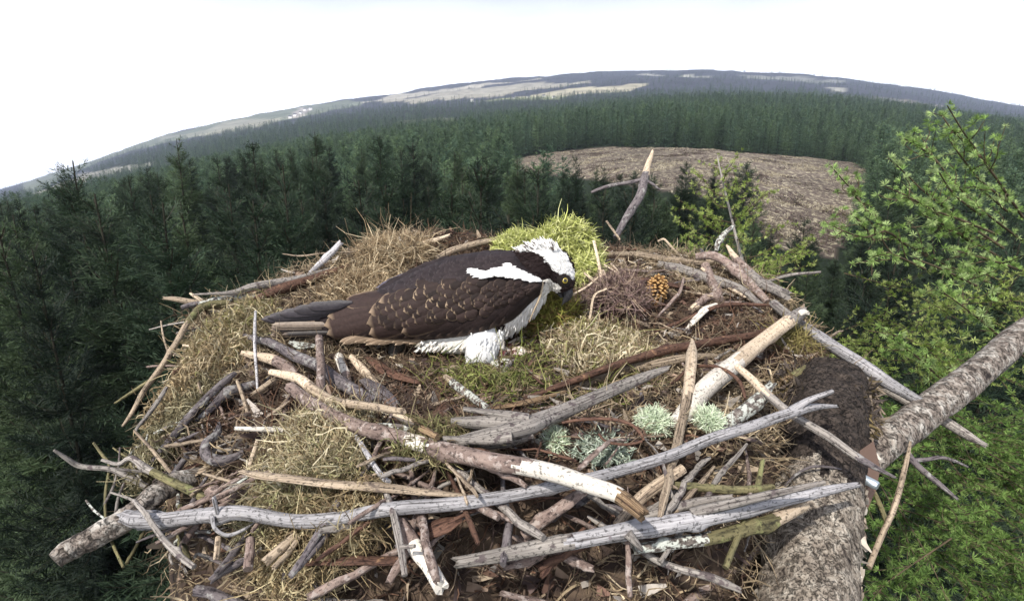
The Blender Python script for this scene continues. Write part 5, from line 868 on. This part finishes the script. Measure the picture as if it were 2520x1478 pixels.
# ------------------------------------------------------------------ the osprey
ZB = .955; UM = .39947 / FPX * ZB
OS = empty("osprey", "brown and white osprey crouched in the nest, head bowed to the right", "bird", tuple(PT(*zxy('A', 1490, 975), .925))); OL = np.array(OS.location)
def BP(x, y, w):
    x = np.asarray(x, float); y = np.asarray(y, float); w = np.asarray(w, float); a, b_, s = ZONES['A']; px = a + x * s; py = b_ + y * s
    d = np.stack([(px - 1260) / FPX, CP + (739 - py) / FPX * SP, -SP + (739 - py) / FPX * CP], -1); return d * (ZB - w)[..., None] - OL
FACE = (.0, -.8, .6)
DK = np.array((.019, .0125, .0125)); WH = np.array((.80, .79, .76))
CROWN = [(1725,268),(1800,222),(1885,195),(1965,240),(2035,325),(2075,430),(2068,478),(2040,452),(1992,436),(1950,408),(1922,375),(1900,325),(1850,300),(1790,290)]
THROAT = [(1868,470),(1905,458),(1955,486),(1990,506),(1985,545),(1900,575),(1862,545)]
PATCH = [(1415,388),(1440,388),(1500,414),(1570,398),(1640,380),(1655,362),(1700,385),(1790,430),(1868,462),(1850,475),(1760,458),(1700,448),(1600,432),(1520,450),(1470,440),(1425,415)]
wx = [480, 560, 700, 900, 1100, 1300, 1500, 1700, 1850, 1880]
wt = [700, 648, 575, 505, 398, 316, 288, 285, 425, 470]; wb = [742, 826, 830, 834, 833, 824, 800, 712, 565, 490]; wW = [.010, .018, .034, .052, .064, .070, .072, .068, .052, .036]
def wsurf(x, y):
    T = np.interp(x, wx, wt); B_ = np.interp(x, wx, wb); t = np.clip((2 * y - T - B_) / np.maximum(B_ - T, 1), -1, 1); W = np.interp(x, wx, wW); c = np.maximum(1 - np.abs(t) ** 2.5, 0) ** .58
    return W * np.where(t < 0, c, .42 + .58 * c)
# body: one continuous surface from tail root through the bowed neck to the face
SEC = np.array([(470,728,26,.006),(560,718,52,.014),(700,700,88,.026),(850,680,130,.040),(1000,645,175,.052),(1200,602,222,.061),(1400,572,258,.065),(1560,548,258,.064),(1680,498,216,.060),(1775,440,172,.052),(1850,402,142,.044),(1912,392,128,.038),(1952,420,114,.034),(1978,452,94,.030),(2000,490,66,.024),(2012,515,44,.017),(2018,532,20,.008)], float)
nS_, nC_ = 150, 72; Q = catmull(SEC, nS_); T2 = nrm(np.gradient(Q[:, :2], axis=0)); N2 = np.c_[T2[:, 1], -T2[:, 0]]  # towards the back / crown
an = np.linspace(0, 2 * math.pi, nC_, endpoint=False)
X = Q[:, 0:1] + N2[:, 0:1] * Q[:, 2:3] * np.cos(an); Y2 = Q[:, 1:2] + N2[:, 1:2] * Q[:, 2:3] * np.cos(an); Wd = Q[:, 3:4] * np.sin(an)
def bodycol(x, y):
    jx = x + 14 * (vnoise(np.c_[x, y] / 17, 3) - .5); jy = y + 14 * (vnoise(np.c_[x, y] / 17, 4) - .5); c = np.tile(DK, (len(x), 1)) * (.8 + .5 * vnoise(np.c_[x, y] / 12, 6)[:, None])
    chest = (jy > np.interp(jx, [400, 1100, 1450, 1600, 1700, 1780, 1840, 1870], [840, 835, 815, 770, 700, 610, 540, 500])) & (jx > 1050) & (jx < 1900); c[chest] = (.70, .68, .65)
    c[inpoly(jx, jy, THROAT)] = (.68, .65, .60); c[inpoly(jx, jy, CROWN)] = (.80, .79, .77)
    d = np.hypot(x - 2007, y - 468); c[(d < 44)] = (.02, .015, .013); return c
mb = MB(); V = BP(X, Y2, Wd).reshape(-1, 3); BC = bodycol(X.ravel(), Y2.ravel()); i = np.arange(nS_ - 1)[:, None] * nC_; j = np.arange(nC_)[None, :]
mb.add(V, np.stack([i + j, i + (j + 1) % nC_, i + nC_ + (j + 1) % nC_, i + nC_ + j], -1).reshape(-1, 4), BC)
MPL = colmat('plumage', .75, .2, .22, 160., bump=.25); MGL = colmat('flight_feather', .55, .35, .25, 220., bump=.2); MFL = colmat('downy_plumage', .85, .1, .12, 120., trans=.15)
mb.build("body", MPL, OS)
# soft feathering over head, neck, breast
sel = np.where((Wd.ravel() > -.02) & (X.ravel() > 1560))[0]; sel = rng.choice(sel, 15000); xs_, ys_, ws_ = X.ravel()[sel] + rng.normal(0, 6, len(sel)), Y2.ravel()[sel] + rng.normal(0, 6, len(sel)), Wd.ravel()[sel]
ti = np.clip((sel // nC_) - 1, 0, nS_ - 2); fl = -T2[ti]; up = N2[ti] * np.cos(an[sel % nC_])[:, None]; k_ = ~((ys_ < np.interp(xs_, [1500, 1700, 1840, 1870], [800, 705, 560, 490])) & (ys_ > np.interp(xs_, [1500, 1700, 1870], [280, 320, 470])) & (xs_ < 1870))
k_ &= np.hypot(xs_ - 2007, ys_ - 468) > 50
xs_, ys_, ws_, fl, up = xs_[k_], ys_[k_], ws_[k_], fl[k_], up[k_]; ln = np.where(ys_ > 560, 48, 26) * rng.uniform(.6, 1.2, len(xs_)); lift_ = np.where(inpoly(xs_, ys_, CROWN) & (xs_ < 1930), .6, .08); ln = np.where(lift_ > .5, np.interp(xs_, [1760, 1900, 1960], [52, 44, 26]), ln)
fl = np.where((ys_ > 560)[:, None], np.array([-.35, .95]), fl); d2 = nrm(fl + up * lift_[:, None] + rng.normal(0, .12, fl.shape)); P0 = BP(xs_, ys_, ws_); P1 = BP(xs_ + d2[:, 0] * ln, ys_ + d2[:, 1] * ln, ws_ + .0015)
mb = MB(); cc = bodycol(xs_, ys_) * rng.uniform(.85, 1.15, (len(xs_), 1)); fibres(mb, P0, P1 - P0, np.linalg.norm(P1 - P0, axis=1), .0022, np.clip(cc, 0, .85), .25, 3, face=FACE); 
# long ragged crest at the back of the crown
n = 420; s = rng.uniform(0, 1, n); bx = 1735 + 230 * s + rng.normal(0, 8, n); by = np.interp(bx, [1735, 1800, 1880, 1965], [278, 250, 232, 262]) + rng.uniform(0, 30, n); dx = -.75 + .35 * s + rng.normal(0, .15, n); dy = -.35 - .55 * s + rng.normal(0, .12, n); ln = rng.uniform(24, 58, n); ww = rng.uniform(-.012, .03, n)
P0 = BP(bx, by, ww); P1 = BP(bx + dx * ln, by + dy * ln, ww); fibres(mb, P0, P1 - P0, np.linalg.norm(P1 - P0, axis=1), .0030, face=FACE, curl=.25, seg=3, col=pick([(.80, .79, .77), (.82, .81, .79), (.80, .79, .77), (.80, .79, .77), (.10, .08, .07)], n, .05)); mb.build("plumage", MFL, OS)

FU = np.array([-1, -.78, -.3, 0, .3, .78, 1.]); FV = np.array([0, .12, .28, .45, .62, .76, .87, .95, 1.])
def feather(mb, b_, t_, width, col, edge, off=(.001, .004), wf=wsurf, round_=.6, mat=0, dome=.0016, bend=0., side=.0):
    b_ = np.array(b_, float); t_ = np.array(t_, float); d = t_ - b_; L_ = np.linalg.norm(d); d = d / L_; p = np.array([-d[1], d[0]]); U, Vv = np.meshgrid(FU, FV); r0 = round_
    prof = np.minimum(1, .35 + Vv / .3 * .65); tip = np.clip((Vv - r0) / (1 - r0), 0, 1); prof = prof * np.sqrt(np.maximum(1 - tip ** 2.2, 0.0009)); Vs = Vv - .10 * (1 - r0) * (U ** 2) * Vv
    xx = b_[0] + d[0] * L_ * Vs + p[0] * (U * prof * width / 2 + bend * np.sin(Vv * 3.1)); yy = b_[1] + d[1] * L_ * Vs + p[1] * (U * prof * width / 2 + bend * np.sin(Vv * 3.1))
    ww = wf(xx, yy) + off[0] + (off[1] - off[0]) * Vv + dome * (1 - U ** 2); c = np.array(col)[None, None, :] * (1.0 + .25 * (Vv[..., None] - .4)); em = np.maximum(np.abs(U) > .85, Vv > .94)[..., None] * 1.0; em = em * np.clip(Vv[..., None] * 1.6 - .35, 0, 1)
    c = c * (1 - em) + np.array(edge) * em; sh = (np.abs(U) < .05)[..., None] * .25 * (1 - Vv[..., None]); c = c * (1 + sh)
    nU, nV = len(FU), len(FV); i = np.arange(nV - 1)[:, None] * nU; j = np.arange(nU - 1)[None, :]
    mb.add(BP(xx.ravel(), yy.ravel(), ww.ravel()), np.stack([i + j, i + j + 1, i + nU + j + 1, i + nU + j], -1).reshape(-1, 4), c.reshape(-1, 3), mat=mat)
rv = lambda a: np.array(a) * rng.uniform(.75, 1.3)
# folded near wing: underlying surface, long feathers, then rows of scale-like coverts
WG = MB(); nx, nt_ = 70, 34; gx_ = np.linspace(500, 1874, nx); tt_ = np.linspace(-1, 1, nt_); GX, GT = np.meshgrid(gx_, tt_, indexing='ij'); T_ = np.interp(GX, wx, wt); B_ = np.interp(GX, wx, wb); GY = (T_ + B_) / 2 + GT * (B_ - T_) / 2; i = np.arange(nx - 1)[:, None] * nt_; j = np.arange(nt_ - 1)[None, :]
WG.add(BP(GX.ravel(), GY.ravel(), wsurf(GX.ravel(), GY.ravel())), np.stack([i + j, i + j + 1, i + nt_ + j + 1, i + nt_ + j], -1).reshape(-1, 4), DK * .9)
for k in range(17):
    tx = 545 + k * 66; ty = np.interp(tx, wx, wb) - 4 - (k % 2) * 3; feather(WG, (tx + 380, np.interp(tx + 380, wx, wb) - 120 - .02 * k * k), (tx, ty), 92, rv((.020, .013, .0125)), rv((.075, .052, .042)), (.0015, .0035))
for (tx, ty, bx, by, w_) in [(540,800,860,700,120),(524,748,860,660,130),(545,690,880,620,120),(640,610,950,560,100),(800,800,1120,690,130),(785,735,1120,650,140),(800,665,1120,610,130),(860,600,1160,560,110),(1000,790,1300,690,110),(1010,740,1300,655,110)]:
    feather(WG, (bx, by), (tx, ty), w_, rv((.030, .019, .017)), rv((.20, .145, .10)), (.003, .0065), round_=.62)
rows = []
for t in np.linspace(.36, -.36, 8):
    x = 985.
    while x < 1850:
        sz = np.interp(x, [980, 1300, 1600, 1860], [112, 92, 66, 42]); rows.append((x + rng.normal(0, 22), t + rng.normal(0, .06), sz)); x += sz * .62
rows.sort(key=lambda q: q[0])
for x, t, sz in rows:
    T_ = np.interp(x, wx, wt); B_ = np.interp(x, wx, wb); y = (T_ + B_) / 2 + t * (B_ - T_) / 2
    if inpoly(np.array([x]), np.array([y]), PATCH)[0] or y < np.interp(x, [980, 1420, 1640, 1860], [480, 445, 455, 490]): continue
    hot = math.exp(-((x - 1250) / 260) ** 2 - ((y - 570) / 115) ** 2); e = np.array((.06, .04, .031)) * (1 - hot) + np.array((.36, .27, .18)) * hot; c = np.array((.024, .0155, .014)) * rng.uniform(.55, 1.35) * (1 + .5 * hot * (rng.random() < .3))
    dr = np.array([-1, .42 + .25 * t]); dr /= np.linalg.norm(dr); feather(WG, (x, y), (x + dr[0] * sz * 1.15, y + dr[1] * sz * 1.15), sz * .92, c, e * rng.choice([.35, .7, 1., 1.2]), (.0035, .0065), round_=.45, dome=.0022)
for x in np.arange(900, 1840, 26):   # dark back and scapulars
    for t in np.linspace(-.97, -.40, 7):
        T_ = np.interp(x, wx, wt); B_ = np.interp(x, wx, wb); y = (T_ + B_) / 2 + max(-.9, t + rng.normal(0, .06)) * (B_ - T_) / 2
        if y > np.interp(x, [900, 1420, 1640, 1860], [500, 450, 400, 470]) or (inpoly(np.array([x]), np.array([y]), PATCH)[0]): continue
        sl = np.interp(x, [880, 1300, 1700], [.42, .34, .10]); l_ = rng.uniform(80, 150); feather(WG, (x, y), (x - l_, y + l_ * sl + rng.normal(0, 5)), rng.uniform(48, 74), rv((.020, .0145, .016)), (.036, .028, .029), (.003, .0055), round_=.55)
n = 0
while n < 420:                        # white shoulder bar
    x, y = rng.uniform(1405, 1870), rng.uniform(355, 480)
    if inpoly(np.array([x]), np.array([y]), PATCH)[0]: feather(WG, (x + 20, y + rng.normal(0, 3)), (x - 26, y + rng.normal(4, 6)), 10, np.array((.82, .81, .79)) * rng.uniform(.93, 1.02), (.83, .82, .80), (.0062, .0085), round_=.3); n += 1
WG.build("wing", MPL, OS)
# leading edge of the wing: a pale buff line down the wrist
mb = MB(); P = BP(np.array([1868, 1872, 1855, 1820, 1790]), np.array([462, 500, 570, 650, 720]), np.array([.040, .042, .046, .050, .046])); tube(mb, catmull(P, 24), np.interp(np.linspace(0, 4, 24), range(5), [.0010, .0018, .0020, .0016, .0008]), 8, .1, (.34, .27, .19)); mb.build("wing_edge", MPL, OS)
# far wing along the back, its bluish sheen painted into the feather colour
mb = MB(); ff = lambda x, y: np.zeros_like(x) - .012 + .02 * np.clip((y - np.interp(x, [840, 1000, 1200, 1400, 1620], [520, 432, 345, 288, 278])) / 60, 0, 1)
for k in range(6): feather(mb, (1600 - 20 * k, 285 + 9 * k), (835 + 26 * k, 517 + 3 * k - k * k), 58, rv((.040, .035, .050)), (.10, .09, .12), (.002 + .002 * k, .003 + .002 * k), ff, .75, bend=16)
mb.build("far_wing", MGL, OS)
# wing tips and tail
mb = MB(); flat_ = lambda w0: (lambda x, y: np.full_like(x, w0))
for k, (tx, ty, by, w_) in enumerate([(128,708,640,52),(165,694,632,56),(240,672,622,58),(330,648,612,58),(420,626,602,56),(150,718,660,46)]): feather(mb, (700, by), (tx, ty), w_, rv((.027, .023, .028)), (.055, .047, .052), (.0, .001), flat_(.014 + .004 * k if k < 5 else .008), .8, bend=-6)
mb.build("flight_feathers", MGL, OS)
mb = MB()
for k, (tx, ty, by, w_, c, e) in enumerate([(152,812,790,40,(.022,.018,.018),(.05,.04,.035)),(185,806,782,34,(.10,.075,.055),(.22,.17,.13)),(200,792,772,32,(.03,.024,.022),(.2,.15,.11)),(185,770,760,40,(.024,.02,.02),(.15,.11,.09)),(195,752,748,40,(.15,.115,.09),(.26,.2,.16)),(200,738,738,36,(.19,.15,.12),(.30,.24,.19)),(260,800,785,30,(.02,.016,.015),(.12,.09,.07))]): feather(mb, (620, by), (tx, ty), w_, c, e, (0, .001), flat_(-.004 + .0035 * k), .82)
mb.build("tail", MGL, OS)
# buff fringe under the wing, white flank
mb = MB()
for k in range(22): x = 640 + k * 21; feather(mb, (x + 90, 812 + rng.uniform(-4, 6)), (x - 40 + rng.normal(0, 12), 852 + rng.uniform(-10, 18) - abs(k - 12) * .8), 34, rv((.20, .145, .10)), rv((.36, .28, .20)), (.0, .001), flat_(.030 + .001 * (k % 3)), .5)
mb.build("underwing", MPL, OS)
mb = MB(); n = 420; bx = rng.uniform(1110, 1640, n); by = rng.uniform(840, 890, n) - np.clip(bx - 1500, 0, 200) * .1; ww = rng.uniform(.0, .045, n); P0 = BP(bx, by, ww); ln = rng.uniform(30, 75, n); P1 = BP(bx - ln * .55 + rng.normal(0, 8, n), np.minimum(by + ln * .7, 925 + rng.normal(0, 6, n)), ww)
P_ = BP(np.array([1120, 1200, 1320, 1450, 1560]), np.array([850, 850, 845, 830, 800]), np.array([.012, .014, .016, .016, .012])); tube(mb, catmull(P_, 40), np.interp(np.linspace(0, 4, 40), range(5), [.006, .017, .021, .024, .018]), 24, .10, (.72, .70, .66))
fibres(mb, P0, P1 - P0, np.linalg.norm(P1 - P0, axis=1) * .7, .0030, pick([(.76, .74, .70), (.70, .67, .62), (.80, .79, .76), (.60, .54, .46)], n, .05), .2, 3, face=FACE); mb.build("belly_plumage", MFL, OS)
# legs
mb = MB(); P = BP(np.array([1520, 1506, 1496, 1492, 1490]), np.array([740, 830, 900, 950, 982]), np.array([-.005, .018, .034, .042, .044])); tube(mb, catmull(P, 26), np.interp(np.linspace(0, 4, 26), range(5), [.040, .034, .029, .0265, .022]), 28, .04, (.72, .72, .72))
n = 160; a_ = rng.uniform(0, 6.28, n); t = rng.uniform(0, 1, n); bx = np.interp(t, [0, 1], [1525, 1490]) + np.cos(a_) * 100 * (1.05 - .12 * t); by = 770 + 175 * t; ww = .036 + np.sin(a_) * .028; P0 = BP(bx, by, ww); P1 = BP(bx - 4 + rng.normal(0, 4, n), by + rng.uniform(25, 42, n), ww + .001); fibres(mb, P0, P1 - P0, np.linalg.norm(P1 - P0, axis=1), .0028, pick([(.74, .74, .74), (.70, .70, .69), (.77, .77, .76)], n, .02), .1, 3, face=FACE)
lg = mb.build("leg", MFL, OS); ft = MB(); tl = MB()
for tx, ty, w1 in [(1745, 972, .036), (1715, 1000, .055), (1630, 1012, .070), (1400, 985, .05)]:
    P = BP(np.array([1520, (1520 + tx) / 2, tx]), np.array([972, (972 + ty) / 2 - 6, ty]), np.array([.046, (.046 + w1) / 2, w1])); tube(ft, catmull(P, 12), np.linspace(.0062, .0045, 12), 10, .2, (.50, .50, .45)); s_ = 1 if tx > 1500 else -1
    P = BP(np.array([tx, tx + 20 * s_, tx + 30 * s_]), np.array([ty, ty + 2, ty + 18]), np.array([w1, w1 + .002, w1 + .003])); tube(tl, catmull(P, 8), np.linspace(.0036, .0006, 8), 8, 0, (.015, .013, .013))
foot = ft.build("foot", MPL, lg); tl.build("talons", MGL, lg)
mb = MB(); P = BP(np.array([1010, 975, 955, 950]), np.array([800, 870, 925, 965]), np.array([.0, .0, .002, .004])); tube(mb, catmull(P, 16), np.linspace(.016, .008, 16), 14, .1, (.045, .04, .034))
for tx, ty in [(925, 992), (960, 1000), (990, 990)]: tube(mb, BP(np.array([952, (952 + tx) / 2, tx]), np.array([955, 970, ty]), np.array([.004, .012, .014])), [.0055, .0045, .0012], 8, .1, (.035, .033, .03))
mb.build("leg", MGL, OS)["label"] = "dark far foot under the wing"
# beak and eye
mb = MB(); P = np.array([(1996,500),(2014,520),(2024,545),(2022,570),(2010,592),(1996,612)], float); r_ = np.array([44, 43, 37, 28, 16, 3.]) * UM; Q = catmull(np.c_[P, np.zeros(6)], 24); W3 = BP(Q[:, 0], Q[:, 1], np.zeros(24)); tube(mb, W3, np.interp(np.linspace(0, 5, 24), range(6), r_), 18, .0, (.022, .022, .026), flat=1.)
P = np.array([(1968,520),(1978,545),(1990,572)], float); W3 = BP(P[:, 0], P[:, 1], np.zeros(3)); tube(mb, catmull(W3, 12), np.linspace(26, 8, 12) * UM, 14, .0, (.03, .03, .034)); mb.build("beak", MGL, OS)
mb = MB(); nu, nv = 20, 28; u = np.linspace(0, math.pi, nu); v = np.linspace(0, 2 * math.pi, nv, endpoint=False); U, Vv = np.meshgrid(u, v, indexing='ij'); er = 25 * UM; q = np.stack([np.sin(U) * np.cos(Vv), np.sin(U) * np.sin(Vv), np.cos(U)], -1).reshape(-1, 3)
ctr = BP(2006., 468., .021); fw = nrm(-(ctr + OL) + np.array([.25, 0, 0])); e1 = nrm(np.cross(fw, [0, 0, 1.])); e2 = np.cross(e1, fw); q3 = q[:, :1] * e1 + q[:, 1:2] * e2 + q[:, 2:3] * fw; an_ = np.degrees(np.arccos(np.clip(q[:, 2], -1, 1)))
ce = np.where((an_ < 24)[:, None], (.01, .01, .01), np.where((an_ < 40)[:, None], (.30, .235, .04), (.012, .01, .01))); ii = np.arange(nu - 1)[:, None] * nv; jj = np.arange(nv)[None, :]; mb.add(q3 * er + ctr, np.stack([ii + jj, ii + nv + jj, ii + nv + (jj + 1) % nv, ii + (jj + 1) % nv], -1).reshape(-1, 4), ce)
mey = colmat('wet_eye', .12, .6, .05, 30.); mb.build("eye", mey, OS)
